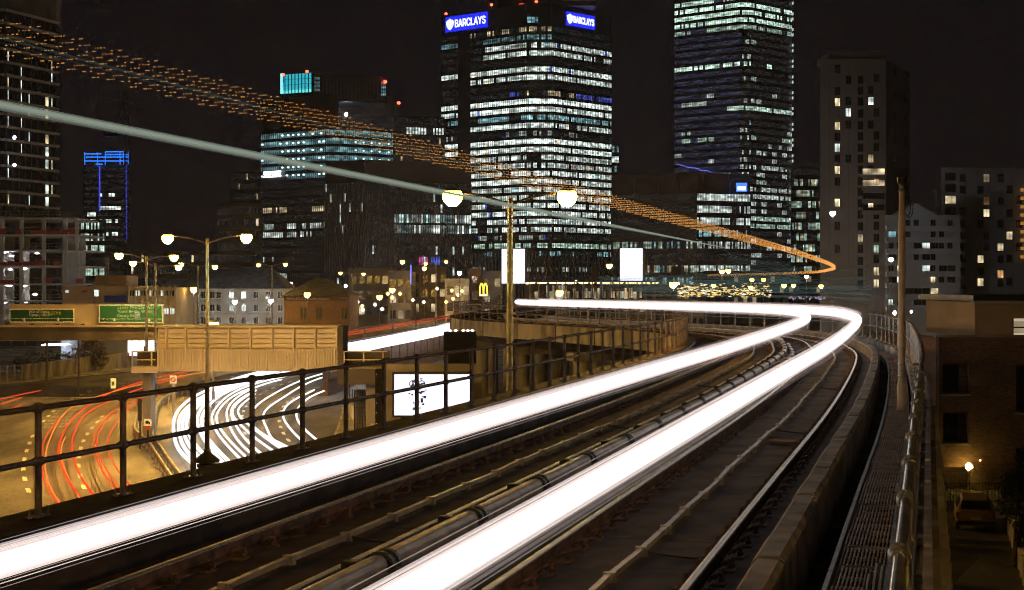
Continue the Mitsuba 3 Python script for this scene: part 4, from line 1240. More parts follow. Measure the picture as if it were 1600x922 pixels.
add('light_column', MB().fbox(fr, -0.5, 0.4, 0.1, 0.6, zb, zt + 0.5), 'emitter_shell', cy, emit=(0.4, 1.1, 1.2), w=0.0)
add('house', MB().prism([(X(440, 601), 601), (X(489, 594.5), 594.5), (X(604, 606), 606), (X(604, 625), 625), (X(440, 625), 625)], zb - 3, Z(118, 600)), 'spandrel', cy)
m = MB()
fr2 = (V3(X(489, 594.5), 594.5, 0), V3(0, 0, 0) + (V3(X(604, 606), 606, 0) - V3(X(489, 594.5), 594.5, 0)) / np.linalg.norm(V3(X(604, 606), 606, 0) - V3(X(489, 594.5), 594.5, 0)), V3(0, -1, 0))
for k in range(52):
    m.fbox(fr2, 0.3 + k * 0.58, 0.5 + k * 0.58, 0.02, 0.3, zb - 3, Z(118, 600) + 0.5)
add('screen_fin', m, 'grey_panel', cy, kind='stuff')
m = MB()
for px, lv in ((492, .25), (495, .2), (498, .3), (599, .5), (601.5, .4), (596, .3)):
    D = np.interp(px, [489, 604], [594, 605.5])
    for q in range(4):
        m.fquad((V3(X(px, D), D, 0), V3(1, 0, 0), V3(0, -1, 0)), 0, 0.45, Z(143 - q * 6, D) - (2 if px > 590 else 0), Z(139 - q * 6, D) - (2 if px > 590 else 0), 0.5, (lv, 0.1))
add('stair_light', m, 'dark_glass', cy, kind='stuff', emit='glow')
red_light(443, 117, 599, 'red warning light at the left corner of the cyan lit plant house', 0.7)
red_light(480, 112, 596, 'red warning light at the right corner of the cyan lit plant house', 0.7)
red_light(602, 128, 605, 'red warning light on the right end of the plant house', 0.8)
red_light(623, 161, 640, 'red warning light right of the pale grey gridded block', 0.8)

# --- gridded building behind
office('office_block', 'pale gridded office block with one lit floor, left of the tower with blue signs', [(X(616, 700), 700), (X(694, 706), 706)], -8, Z(181, 700), 20, [17], lambda f, k, t, r: ((0.9, 0) if k == 1 and t > .25 and r.random() < .9 else ((0.35, 2) if r.random() < .03 else None)), 14, body='grey_panel', sp=0.3, span='grey_panel', mull=0.35, top=0.8, cat='office block', mname='grey_panel')


# --- big dark glass block in front
def lit_e(face, k, t, rnd):
    if k in (3, 4) and face == 1 and t > 0.28:
        return (rnd.choice((0.1, 0.1, 0.14, 0.2, 0.9)), rnd.choice((0, 0, 1)))
    if k in (5, 6, 8) and face == 1 and t > 0.6 and rnd.random() < 0.13:
        return (0.6, 0)
    if k == 7 and face == 1 and 0.5 < t < 0.72 and rnd.random() < 0.6:
        return (0.4, 6 if t < 0.6 else 3)
    if k == 11:
        return (0.55 * rnd.random() + 0.15, 2) if (rnd.random() < 0.35 or (face == 1 and .4 < t < .6)) else None
    if face == 0 and rnd.random() < 0.05:
        return (0.6, 0)
    if rnd.random() < 0.012:
        return (0.45, 0)
    return None


office('office_block', 'wide dark glass block with thin vertical fins, in front of the tower with blue signs', [(X(509, 482), 482), (X(569, 470), 470), (X(736, 482), 482)], -8, Z(252, 476), 13, [16, 44], lit_e, 15, sp=0.22, mull=0.14, top=7.0, cat='office block', proud=0.55, mname='dark_stone', back=30)
# --- hazy dark tower far left of it, and the low dark blocks behind the terrace
office('office_block', 'dim brown office slab left of the block with teal lit floors', [(X(360, 640), 640), (X(410, 640), 640)], -8, Z(268, 640), 14, [16], lambda f, k, t, r: (0.3, 2) if r.random() < 0.03 else None, 16, body='dark_stone', sp=0.4, span='dark_stone', mull=0.3, cat='office block', mname='dark_stone')
office('office_block', 'low dark block with scattered lit windows behind the pale terrace', [(X(205, 420), 420), (X(345, 415), 415)], -8, Z(393, 415), 6, [34], lambda f, k, t, r: (0.7, r.choice((0, 2))) if (k == 0 and r.random() < .2) or r.random() < 0.04 else None, 17, body='dark_stone', sp=0.4, span='dark_stone', cat='office block')
office('office_block', 'low dark block with a few lit windows right of the tallest twin-arm lamp', [(X(340, 400), 400), (X(410, 396), 396)], -8, Z(318, 398), 10, [14], lambda f, k, t, r: (0.9, 2) if r.random() < 0.05 else None, 18, body='dark_stone', sp=0.4, span='dark_stone', cat='office block')

# --- blue neon tower, crane
D = 700
nt = office('residential_tower', 'slim dark tower crowned with blue neon bars and two blue light strips', [(X(131, D), D), (X(204, D), D)], -8, Z(258, D), 22, [15], lambda f, k, t, r: (0.9, 0) if (k in (4, 6, 8, 10) and .35 < t < .8 and r.random() < .6) or (k > 6 and t < 0.4 and r.random() < .45) else None, 21, body='dark_stone', cat='residential tower', sp=0.4, span='dark_stone', back=20)
m = MB()
for z, a, b in ((241, 133, 160), (246, 136, 203), (252, 133, 203), (242, 166, 203), (237.5, 166, 195), (257, 151, 162)):
    m.box(X(a, D), X(b, D), D - 1.6, D - 1.0, Z(z, D) - 0.28, Z(z, D) + 0.28)
for px in (134, 154, 166, 189, 195, 202):
    m.box(X(px, D) - 0.12, X(px, D) + 0.12, D - 1.7, D - 1.1, Z(258, D), Z(238, D))
add('neon_crown', m, 'emitter_shell', nt, kind='stuff', emit=(0.03, 0.28, 1.4), w=0.03)
for px, y0, y1, lab in ((155.5, 260, 330, None), (196.5, 258, 374, None)):
    add('neon_strip', MB().box(X(px, D), X(px + 1.6, D), D - 0.8, D - 0.3, Z(y1, D), Z(y0, D)), 'emitter_shell', nt, emit=(0.06, 0.08, 0.85), w=0.0)
office('office_block', 'small office with green white lit windows below the blue neon tower', [(X(124, 560), 560), (X(166, 560), 560)], -8, Z(343, 560), 8, [16], lambda f, k, t, r: (0.7, 4) if k in (0, 1, 2, 4, 6) and r.random() < 0.6 else None, 22, cat='office block', body='dark_stone')
cr = thing('tower_crane', 'dark tower crane with a pale cab above the blue neon tower', 'crane')
D = 650
m = MB()
for s_ in (-1, 1):
    for t_ in (-1, 1):
        m.bar((X(199, D) + s_, D + t_, -8), (X(199, D) + s_, D + t_, Z(205, D)), 0.25, 0.25)
for k in range(30):
    z = -8 + k * 2.7
    m.bar((X(199, D) - 1, D - 1, z), (X(199, D) + 1, D - 1, z + 2.7), 0.15, 0.15)
add('mast', m, 'black_paint', cr)
m = MB()
m.bar(P(203, 205, D), P(197, 140, D), 0.3, 0.3)
m.bar(P(187, 205, D), P(195, 140, D), 0.3, 0.3)
for k in range(9):
    y = 205 - 7 * k
    m.bar(P(187 + 0.9 * k, y, D), P(203 - 0.65 * k, y - 7, D), 0.15, 0.15)
    m.bar(P(203 - 0.65 * k, y, D), P(187 + 0.9 * k, y - 7, D), 0.15, 0.15)
add('jib', m, 'black_paint', cr)
add('cab', MB().box(X(180, D), X(192, D), D - 2, D + 2, Z(207, D), Z(192, D)), 'grey_panel', cr)
add('counterweight', MB().box(X(163, D), X(186, D), D - 2, D + 2, Z(214, D), Z(208, D)), 'black_paint', cr)
# ------------------------------------------------------------------ right side: residential blocks
def flats(name, label, A, B, z0, z1, windows, body, cat, back=16, lit=(), joints=0, frame='sign_white', side=None, w=1.15, h=1.7):
    """windows: (px, py); lit: {index: (level, colour)}; every window a part with its pane"""
    key = thing(name, label, cat)
    A, B = V3(A[0], A[1], 0), V3(B[0], B[1], 0)
    u = (B - A) / np.linalg.norm(B - A)
    n = V3(u[1], -u[0], 0)
    L = np.linalg.norm(B - A)
    q_ = np.array(side) if side else B[:2]
    poly = [A[:2], B[:2]] + ([side] if side else []) + [q_ * (1 + 4 / q_[1]), (A * (1 + (back + 14) / A[1]))[:2] + np.array([1.0, 0])]
    add('wall', MB().prism(poly, z0, z1), body, key)
    m = MB()
    for k in range(1, joints):
        m.fbox((A, u, n), L * k / joints - 0.03, L * k / joints + 0.03, 0.0, 0.03, z0, z1)
    if m.v:
        add('panel_joint', m, 'facade_metal', key, kind='stuff')
    return key, (A, u, n), L


def pane(key, fr, u, z, w, h, level=None, hue=0, frm='facade_metal'):
    m = MB()
    for a, b, c, d in ((0, w, -0.07, 0.0), (0, w, h, h + 0.05), (-0.05, 0.0, -0.07, h + 0.05), (w, w + 0.05, -0.07, h + 0.05), (w * 0.56, w * 0.56 + 0.05, 0, h)):
        m.fbox(fr, u + a, u + b, 0.0, 0.07, z + c, z + d)
    k = add('window', m, frm, key)
    q = MB().fquad(fr, u, u + w, z, z + h, 0.03, (level or 0, hue / 10))
    if level:
        add('pane', q, 'dark_glass', k, emit='glow')
    else:
        add('pane', q, 'dark_glass', k)
    return k


RT = 330
key, fr, L = flats('residential_tower', 'tall pale panelled residential tower with scattered lit windows', (X(1281, RT), RT), (X(1384, RT), RT), -8.5, Z(92, RT), None, 'tower_panel', 'residential tower', joints=7, side=(X(1421, 352), 352))
add('penthouse', MB().box(X(1297, RT), X(1385, RT) , RT + 1.5, RT + 14, Z(92, RT) + 0.01, Z(80, RT)), 'tower_panel', key)
m = MB()
for px in range(1296, 1384, 8):
    m.box(X(px, RT), X(px, RT) + 0.05, RT + 1.0, RT + 1.05, Z(80, RT), Z(76.5, RT))
m.box(X(1293, RT), X(1385, RT), RT + 1.0, RT + 1.06, Z(77, RT), Z(76.2, RT))
add('roof_railing', m, 'lamp_steel', key, kind='stuff')
LIT = {(1308, 160): (.8, 2), (1361, 158): (1.2, 0), (1325, 176): (1.0, 0), (1308, 197): (.9, 2), (1307, 231): (1.1, 0), (1308, 266): (.8, 2), (1360, 248): (.35, 2), (1308, 317): (.9, 2), (1361, 318): (.8, 2), (1369, 282): (.3, 5), (1344, 372): (.35, 2), (1370, 389): (.5, 4), (1369, 424): (.5, 2), (1369, 443): (.6, 2), (1340, 444): (.4, 2)}
cols = {1308: [108, 143, 160, 197, 214, 231, 248, 266, 284, 317, 353, 389], 1325: [125, 158, 176, 195, 248], 1344: [125, 142, 159, 178, 196, 213, 231, 248, 265, 283, 300, 318, 335, 354, 372, 389, 408, 426, 444], 1360: [141, 158, 195, 248, 265, 318], 1369: [122, 176, 212, 230, 282, 336, 353, 372, 389, 405, 424, 443]}
for px, ys in cols.items():
    for py in ys:
        lv = next((v for (a, b), v in LIT.items() if abs(a - px) < 3 and abs(b - py) < 5), (None, 0))
        pane(key, fr, (X(px, RT) - fr[0][0]) - 0.55, Z(py + 6, RT), 1.15, 1.75, *lv)
m = MB()                                             # recessed balconies in the upper right corner
for k, py in enumerate((272, 290, 310, 328)):
    z = Z(py, RT)
    kk = add('balcony', MB().fbox(fr, L - 5.4, L - 0.1, 0.0, 0.9, z - 1.1, z - 0.2), 'tower_panel', key)
    q = MB().fquad(fr, L - 5.2, L - 0.3, z - 0.1, z + 1.2, 0.03, ((0.7, .55)[k % 2] if k < 2 else 0, 0.2))
    add('pane', q, 'dark_glass', kk, emit='glow' if k < 2 else None)
A2, B2 = V3(X(1384, RT), RT, 0), V3(X(1421, 352), 352, 0)
u2 = (B2 - A2) / np.linalg.norm(B2 - A2)
fr2 = (A2, u2, V3(u2[1], -u2[0], 0))
for k, (t, py) in enumerate([(0.3, 120), (0.75, 118), (0.3, 155), (0.75, 152), (0.3, 190), (0.75, 188), (0.3, 225), (0.75, 222), (0.3, 262)]):
    pane(key, fr2, t * np.linalg.norm(B2 - A2), Z(py, 340), 2.0, 1.8)

# balconied flats in front: five bands of balconies
BF = 296
key, fr, L = flats('apartment_block', 'pale low apartment block with long balcony bands and a small gable', (X(1382, BF), BF), (X(1500, BF), BF), -8.5, Z(336, BF), None, 'grey_panel', 'apartment block', joints=0)
add('gable', MB().add([P(1400, 336, BF), P(1465, 336, BF), P(1432, 317, BF), P(1400, 336, BF) + V3(0, 6, 0), P(1465, 336, BF) + V3(0, 6, 0), P(1432, 317, BF) + V3(0, 6, 0)], [[0, 1, 2], [5, 4, 3], [0, 2, 5], [0, 5, 3], [1, 4, 5], [1, 5, 2]]), 'grey_panel', key)
rnd = random.Random(31)
for k in range(8):
    py = 349 + 17.7 * k
    z = Z(py, BF)
    kk = add('balcony', MB().fbox(fr, 0.2, L - 0.2, 0.0, 1.1, z - 1.65, z - 0.55), 'grey_panel', key)
    for b in range(8):
        if rnd.random() < 0.25:
            continue
        lv = (0.5 + rnd.random() * 0.5, rnd.choice((2, 2, 0, 1))) if rnd.random() < 0.24 else (None, 0)
        pane(key, fr, 0.8 + b * (L - 1.6) / 8, z - 0.5, rnd.choice((0.9, 1.5)), 1.15, *lv)
m = MB()
for k in range(3):
    m.bar(P(1463 + 5 * k * .4, 322 - 0, BF + 3), P(1458 + 5 * k * .4, 297, BF + 3), 0.1, 0.1)
for k in range(6):
    m.bar(P(1458.5 + k, 299 + 4 * k, BF + 3), P(1463, 300 + 4 * k, BF + 3), 0.08, 0.08)
add('roof_ladder', m, 'lamp_steel', key)
BB = 312
key, fr, L = flats('apartment_block', 'wide grey apartment block at the right edge with small irregular lit windows', (X(1470, BB), BB), (X(1640, BB), BB), -8.5, Z(262, BB), None, 'grey_panel', 'apartment block', joints=9)
LITB = {(1486, 312): (.9, 2), (1540, 278): (.3, 2), (1541, 333): (1.0, 2), (1577, 368): (.8, 2), (1563, 386): (.5, 2), (1532, 405): (.7, 2), (1532, 441): (.6, 2), (1563, 428): (.6, 5), (1541, 316): (.08, 5), (1504, 430): (.2, 0)}
for px, ys in {1481: [276, 294, 312, 330], 1504: [278, 296, 330, 350, 368, 386, 404, 425, 445], 1532: [297, 350, 405, 441, 424], 1541: [278, 314, 333, 368, 386], 1563: [278, 314, 350, 386, 405, 428, 442], 1577: [296, 333, 368, 404, 440], 1592: [312, 350, 386]}.items():
    for py in ys:
        lv = next((v for (a, b), v in LITB.items() if abs(a - px) < 6 and abs(b - py) < 5), (None, 0))
        pane(key, fr, (X(px, BB) - fr[0][0]) - 0.6, Z(py + 6, BB), 2.2 if px == 1481 else 1.2, 1.6, *lv)
m = MB()
for k in range(9):
    m.box(X(1594, BB - 1), X(1612, BB - 1), BB - 1.3, BB - 1.1, Z(404 - 13 * k, BB), Z(399 - 13 * k, BB))
add('lit_blind', m, 'emitter_shell', key, kind='stuff', emit=(0.34, 0.15, 0.03), w=0.02)

# ------------------------------------------------------------------ brick flats beside the viaduct, with car, gate and trees
FD = 80.0
bf = thing('brick_flats', 'brown brick flats close beside the viaduct with a pale top floor under a flat roof', 'flats')
fx0, fx1, zg = X(1463, FD), X(1660, FD), -8.55
zt = Z(527, FD)
wins = [(1473, 1514, 567, 616), (1588, 1626, 569, 645), (1474, 1513, 645, 693), (1474, 1517, 730, 765), (1588, 1626, 700, 760)]
m = MB()                                             # the wall is built round its openings
ys = sorted({fx0, fx1, *[X(a, FD) for w_ in wins for a in w_[:2]]})
zs = sorted({zg - 0.5, zt, *[Z(a, FD) for w_ in wins for a in w_[2:]]})
for a, b in zip(ys[:-1], ys[1:]):
    for c, d in zip(zs[:-1], zs[1:]):
        mx, mz = (a + b) / 2, (c + d) / 2
        if not any(X(w_[0], FD) < mx < X(w_[1], FD) and Z(w_[3], FD) < mz < Z(w_[2], FD) for w_ in wins):
            m.box(a, b, FD, FD + 0.35, c, d)
m.box(fx0, fx0 + 0.3, FD + 0.35, FD + 12, zg - 0.5, zt)
m.box(fx0, fx1, FD + 1.6, FD + 1.8, zg - 0.5, zt)
add('wall', m, 'brick', bf)
m = MB()
for px0, px1, py0, py1 in wins:
    m.box(X(px0, FD) - 0.1, X(px1, FD) + 0.1, FD - 0.06, FD + 0.34, Z(py1, FD) - 0.09, Z(py1, FD) - 0.002)
    add('sill', m, 'concrete', bf)
    m = MB()
add('top_floor', MB().box(X(1528, FD), fx1, FD + 0.5, FD + 10, zt, Z(472, FD)), 'beige_render', bf)
add('terrace_edge', MB().box(fx0 - 0.05, fx1, FD - 0.05, FD + 0.4, zt, zt + 0.12), 'concrete', bf)
rf = add('flat_roof', MB().box(X(1518, FD), fx1 + 0.5, FD - 0.3, FD + 10.5, Z(470, FD), Z(461, FD)), 'black_paint', bf)
add('fascia', MB().box(X(1521, FD), fx1, FD - 0.1, FD + 0.45, Z(474.5, FD), Z(470.2, FD)), 'pale_render', rf)
k = add('window', MB().box(X(1588, FD), X(1606, FD), FD + 0.42, FD + 0.49, Z(512, FD), Z(511, FD)).box(X(1588, FD), X(1606, FD), FD + 0.42, FD + 0.49, Z(528, FD), Z(527, FD)).box(X(1587, FD), X(1588.2, FD), FD + 0.42, FD + 0.49, Z(528, FD), Z(497, FD)), 'facade_metal', bf)
q = MB()
for z0, z1, l in ((527, 521, .55), (520.6, 513, .28), (511, 503, .25), (502.6, 498, .5)):
    q.fquad((V3(X(1588.4, FD), FD + 0.47, 0), V3(1, 0, 0), V3(0, -1, 0)), 0, 0.62, Z(z0, FD), Z(z1, FD), 0.0, (l, 0.2))
add('lit_room', q, 'dark_glass', k, emit='glow')
for i, (px0, px1, py0, py1) in enumerate(wins):      # balcony recess: glazing at the back, rails in front
    a, b, c, d = X(px0, FD), X(px1, FD), Z(py1, FD), Z(py0, FD)
    if i != 3:
        add('window', MB().box(a + 0.1, b - 0.1, FD + 1.5, FD + 1.58, c, d - 0.2), 'dark_glass', bf)
    g = MB()
    for z in (0.12, 0.95):
        g.box(a, b, FD + 0.1, FD + 0.14, c + z, c + z + 0.04)
    for u in np.linspace(a + 0.05, b - 0.05, 14 if i == 3 else 9):
        g.box(u - 0.012, u + 0.012, FD + 0.11, FD + 0.13, c, c + 0.97)
    add('balcony_rail', g, 'black_paint', bf)
m = MB()
for px, py in ((1465, 530), (1464, 600)):
    m.box(X(1465, FD), X(1466.5, FD), FD - 0.1, FD - 0.02, zg, zt)
add('downpipe', m, 'galvanised', bf)
wl = thing('wall_lantern', 'glaring porch lantern on the brick flats above the parked car', 'lantern')
o = P(1514, 729, FD - 0.6)
add('glass_globe', MB().lathe(o, [(0.05, -0.2), (0.17, -0.1), (0.2, 0), (0.17, 0.1), (0.05, 0.2)], 12), 'emitter_shell', wl, emit=(30, 20, 4), w=1.0)
add('post', MB().lathe((o[0], o[1], 0), [(0.05, zg), (0.05, o[2] - 0.2)], 8), 'lamp_steel', wl)
o = P(1521, 731, FD - 0.5)
add('second_globe', MB().lathe(o, [(0.05, -0.16), (0.16, 0), (0.05, 0.16)], 12), 'galvanised', wl)
o = P(1532, 719.5, FD - 0.2)
add('wall_light', MB().lathe(o, [(0.04, -0.06), (0.07, 0), (0.04, 0.06)], 8), 'emitter_shell', None, 'tiny orange wall light right of the porch lantern', 'wall light', emit=(3, 1.3, 0.5), w=0.02)
fn = thing('iron_fence', 'low black iron fence across the yard in front of the brick flats', 'fence')
m = MB()
zf = zg + 0.0
fD = 74
for u in np.arange(X(1456, fD), X(1600, fD), 0.16):
    m.box(u - 0.012, u + 0.012, fD, fD + 0.024, zf, zf + 1.15)
for z in (0.15, 1.05):
    m.box(X(1456, fD), X(1600, fD), fD - 0.01, fD + 0.034, zf + z, zf + z + 0.04)
add('bars', m, 'black_paint', fn, kind='stuff')

# parked estate car seen from behind
_n0 = len(scene)
car = thing('parked_car', 'old tan estate car parked in the dark yard below the brick flats', 'car')
cD, cx = 66.0, X(1525, 66)
zc = -8.62 + 0.02


def section(y, w0, z0, zsh, w1, zt):
    """a cross-section of the body: sill, shoulder, roof"""
    r = 0.06
    return [(-w0 + r, z0), (w0 - r, z0), (w0, z0 + r * 2), (w0, zsh - 0.1), (w0 - 0.03, zsh), (w1, zt - 0.07), (w1 - 0.09, zt), (-w1 + 0.09, zt), (-w1, zt - 0.07), (-w0 + 0.03, zsh), (-w0, zsh - 0.1), (-w0, z0 + r * 2)]


st = [(0.0, .78, .38, .82, .74, .90), (0.06, .83, .30, .90, .78, .98), (0.12, .84, .28, .93, .77, 1.02), (0.42, .84, .26, .95, .62, 1.42), (0.55, .84, .24, .95, .61, 1.45), (2.4, .84, .24, .94, .62, 1.46), (2.6, .84, .24, .94, .62, 1.44), (3.2, .83, .24, .92, .72, .98), (4.1, .80, .28, .80, .70, .86), (4.35, .70, .34, .66, .6, .7)]
vv = np.array([[(cx + x, cD + y, zc + z) for x, z in section(y, *r)] for y, *r in st]).reshape(-1, 3)
kk = 12
ff = [[i * kk + j, i * kk + (j + 1) % kk, (i + 1) * kk + (j + 1) % kk, (i + 1) * kk + j] for i in range(len(st) - 1) for j in range(kk)]
m = MB().add(vv, np.array(ff)[:, ::-1])
for i0, fl in ((0, False), ((len(st) - 1) * kk, True)):
    tri = np.array([[i0, i0 + j, i0 + j + 1] for j in range(1, kk - 1)])
    m.f.append(tri if not fl else tri[:, ::-1])
add('body', m, 'car_gold', car, smooth=30)
add('rear_window', MB().add([(cx - .64, cD + 0.095, zc + 1.03), (cx + .64, cD + 0.095, zc + 1.03), (cx + .54, cD + 0.36, zc + 1.37), (cx - .54, cD + 0.36, zc + 1.37)], [[0, 1, 2, 3]]), 'dark_glass', car)
for sx in (-1, 1):
    add('tail_light', MB().box(cx + sx * .78 - 0.05, cx + sx * .78 + 0.05, cD - 0.01, cD + 0.1, zc + .62, zc + .9), 'tail_red', car)
    add('side_window', MB().add([(cx + sx * .815, cD + 0.55, zc + 1.0), (cx + sx * .8, cD + 2.7, zc + 1.0), (cx + sx * .66, cD + 2.45, zc + 1.38), (cx + sx * .665, cD + 0.62, zc + 1.38)], [[0, 1, 2, 3]]), 'dark_glass', car)
    add('roof_rail', MB().tube([(cx + sx * .5, cD + 0.6, zc + 1.46), (cx + sx * .5, cD + 0.7, zc + 1.52), (cx + sx * .5, cD + 2.2, zc + 1.52), (cx + sx * .5, cD + 2.3, zc + 1.46)], 0.016, 6), 'chrome', car)
    for y in (0.75, 3.35):
        g = np.linspace(0, 2 * np.pi, 17)
        wm = MB().tube(np.array([(cx + sx * (.68 + .18 * t), cD + y, zc + .3) for t in (0, .3, .7, 1)]), [0.27, .3, .3, 0.27], 20)
        wk = add('wheel', wm, 'black_rubber', car, smooth=40)
        add('rim', MB().tube(np.array([(cx + sx * .855, cD + y, zc + .3), (cx + sx * .875, cD + y, zc + .3)]), 0.19, 16), 'chrome', wk)
add('number_plate', MB().box(cx - .26, cx + .26, cD - 0.02, cD + 0.02, zc + .56, zc + .67), 'sign_yellow', car)
add('bumper', MB().box(cx - .83, cx + .83, cD - 0.09, cD + 0.06, zc + .34, zc + .5), 'black_rubber', car)
_R = T().translate([cx, cD, 0]).rotate([0, 0, 1], -15).translate([-cx, -cD, 0])
for _k in list(scene)[_n0:]:
    scene[_k]['to_world'] = _R
sheet('yard', [(X(1450, 50), 50), (X(1450, 88), 79.9), (X(1650, 88), 79.9), (X(1900, 50), 50)], -8.6, 'asphalt')
gw = thing('garden_wall', 'low concrete wall running beside the dark yard under the tree', 'wall')
m = MB()
for k in range(12):
    a, b = P(1572, 822, 67) + V3(-0.46 * k, -1.6 * k, 0), None
    m.box(a[0], a[0] + 0.25, a[1] - 1.58, a[1], -8.6, -7.75)
add('wall', m, 'concrete', gw)


# ------------------------------------------------------------------ trees
def bare_tree(o, h, rnd, spread=0.5, depth=5, up=0.35, r0=None):
    """all branches as tapered tubes; the trunk is returned apart"""
    trunk, crown = MB(), MB()

    def grow(p, d, L, r, lvl):
        n = 4
        pts, rr = [p], [r]
        for k in range(n):
            d = d + V3(*[rnd.uniform(-.18, .18) for _ in range(3)]) + V3(0, 0, up * 0.12)
            d /= np.linalg.norm(d)
            pts.append(pts[-1] + d * L / n)
            rr.append(r * (1 - 0.42 * (k + 1) / n))
        (trunk if lvl == 0 else crown).tube(pts, rr, 6 if lvl < 2 else 3, caps=False)
        if lvl < depth:
            for k in range(3 if lvl else 5):
                i = rnd.randint(2, n)
                e = d + V3(*[rnd.uniform(-1, 1) for _ in range(3)]) * spread * 1.5
                e[2] = max(e[2], -0.1)
                e /= np.linalg.norm(e)
                grow(pts[i], e, L * rnd.uniform(.6, .82), max(rr[i] * 0.62, 0.010), lvl + 1)

    grow(np.asarray(o, float), V3(rnd.uniform(-.1, .1), 0, 1), h * 0.30, r0 or h * 0.018, 0)
    return trunk, crown


def add_tree(name, label, o, h, seed, **kw):
    key = thing(name, label, 'tree')
    t, c = bare_tree(o, h, random.Random(seed), **kw)
    add('trunk', t, 'bark', key, smooth=60)
    add('crown', c, 'bark', key)


add_tree('bare_tree', 'bare winter tree beside the far bend, left one of two before the residential tower', (X(1335, 165), 165, -8.5), 11.5, 1, spread=.6)
add_tree('bare_tree', 'bare winter tree beside the far bend, right one of two before the residential tower', (X(1362, 160), 160, -8.5), 11.0, 2, spread=.6)
add_tree('bare_tree', 'bare tree in front of the balcony bands, just right of the tall pole', (X(1432, 150), 150, -8.5), 8.6, 5, spread=.75)
add_tree('bare_tree', 'bare tree between the tall pole and the pale top floor of the brick flats', (X(1472, 140), 140, -8.5), 9.2, 3, spread=.75)
add_tree('bare_tree', 'bare tree touching the pale top floor of the brick flats', (X(1500, 130), 130, -8.5), 8.6, 4, spread=.75)


def leaves(mb, centre, size, n, leaf, rnd, squash=(1, 1, 1)):
    for _ in range(n):
        d = V3(*[rnd.gauss(0, 1) for _ in range(3)])
        d /= np.linalg.norm(d)
        p = centre + d * V3(*squash) * size * rnd.uniform(0.35, 1) ** 0.6
        a = V3(*[rnd.gauss(0, 1) for _ in range(3)])
        a /= np.linalg.norm(a)
        b = np.cross(a, V3(*[rnd.gauss(0, 1) for _ in range(3)]))
        b /= np.linalg.norm(b)
        s = leaf * rnd.uniform(.6, 1.3)
        mb.add([p - a * s, p + b * s * 0.45, p + a * s, p - b * s * 0.45], [[0, 1, 2, 3]])


def leafy(name, label, cat, o, blobs, n, leaf, mat_, seed, stem=None):
    rnd = random.Random(seed)
    key = thing(name, label, cat)
    o = np.asarray(o, float)
    m, t = MB(), MB()
    for dx, dy, dz, s in blobs:
        leaves(m, o + V3(dx, dy, dz), s, n, leaf, rnd)
        t.tube([o, o + V3(dx * .3, dy * .3, dz * .5), o + V3(dx, dy, dz)], [0.12 * s, 0.07 * s, 0.02], 5)
    add('foliage', m, mat_, key)
    add('stem', t, 'bark', key)


leafy('evergreen_tree', 'dark leafy tree at the right edge beside the parked car', 'tree', (X(1585, 58), 58, -8.6), [(0.5, 0, 2.6, 1.2), (1.2, .4, 3.6, 1.2), (1.0, -.3, 1.4, 1.0), (2.0, 0, 2.5, 1.5), (2.0, .2, 0.9, 1.1), (1.5, .1, 4.4, .9), (0.2, .1, 3.2, .7)], 700, 0.11, 'leaf', 7)
leafy('shrub', 'small shrub by the foot of the viaduct near the porch lantern', 'shrub', (X(1458, 72), 72, -8.6), [(0, 0, .7, .6), (.3, 0, 1.3, .4)], 300, 0.07, 'leaf', 8)
leafy('shrub', 'reddish brown shrub in front of the lit hoarding below the far road bridge', 'shrub', (X(137, 172), 172, -7.3), [(-1.2, 0, 1.8, 1.3), (0.3, 0, 2.3, 1.4), (1.2, 0, 2.9, 1.1), (0, 0, 3.3, .9), (-.8, 0, 1, 1.1), (1.6, 0, 1.3, 1.0)], 260, 0.16, 'dry_leaf', 9)
leafy('shrub', 'low dark shrub left of the reddish one below the far road bridge', 'shrub', (X(72, 172), 172, -7.3), [(-1.5, 0, 1.2, 1.3), (0.5, 0, 1.6, 1.1), (1.8, 0, 1.2, 1.2), (-3, 0, .8, .9)], 260, 0.15, 'leaf', 10)
leafy('shrub', 'shrub growing before the lower edge of the large lit billboard', 'shrub', (X(662, 76), 76, -7.3), [(-.5, 0, 1.2, .7), (0.2, 0, 1.8, .6), (.6, 0, 1.0, .7), (.3, 0, 2.4, .35), (-.6, 0, .5, .6)], 260, 0.08, 'leaf', 11)

# the tall pole with its floodlight head on the right-hand walkway
pl = thing('signal_pole', 'tall tan pole with a dark bowl head and looped cable on the right-hand walkway', 'pole')
o = along(32.5, 1.42, 0)
px_ = X(1409, o[1])
add('pole', MB().lathe((px_, o[1], 0), [(0.10, -0.2), (0.10, 0.35), (0.072, 0.4), (0.068, Z(345, o[1])), (0.062, Z(344, o[1])), (0.060, Z(300, o[1]))], 14), 'tan_paint', pl, smooth=40)
zt = Z(300, o[1])
add('collar', MB().lathe((px_, o[1], zt), [(0.075, 0), (0.08, 0.03), (0.05, 0.06), (0.05, 0.16)], 12), 'lamp_steel', pl)
add('bowl_head', MB().lathe((px_, o[1], zt + 0.14), [(0.05, 0), (0.085, 0.03), (0.10, 0.09), (0.105, 0.16), (0.095, 0.165), (0.02, 0.15)], 14), 'black_paint', pl, smooth=50)
m = MB()
for q, dx in ((0.0, 0.17), (0.03, 0.22)):
    m.tube(spline([(px_ + 0.04, o[1] - 0.03, zt + 0.14), (px_ + dx * .6, o[1] - 0.05, zt - 0.05 - q), (px_ + dx, o[1] - 0.04, zt - 0.30 - q), (px_ + dx * .75, o[1] - 0.04, zt - 0.50 - q), (px_ + 0.06, o[1] - 0.04, zt - 0.44)], 24), 0.010, 6)
add('cable_loop', m, 'black_rubber', pl)
m = MB()
for z in (0.5, 0.62, 0.75):
    m.lathe((px_, o[1], z), [(0.085, 0), (0.09, 0.02), (0.085, 0.04)], 12)
add('clamp', m, 'galvanised', pl)

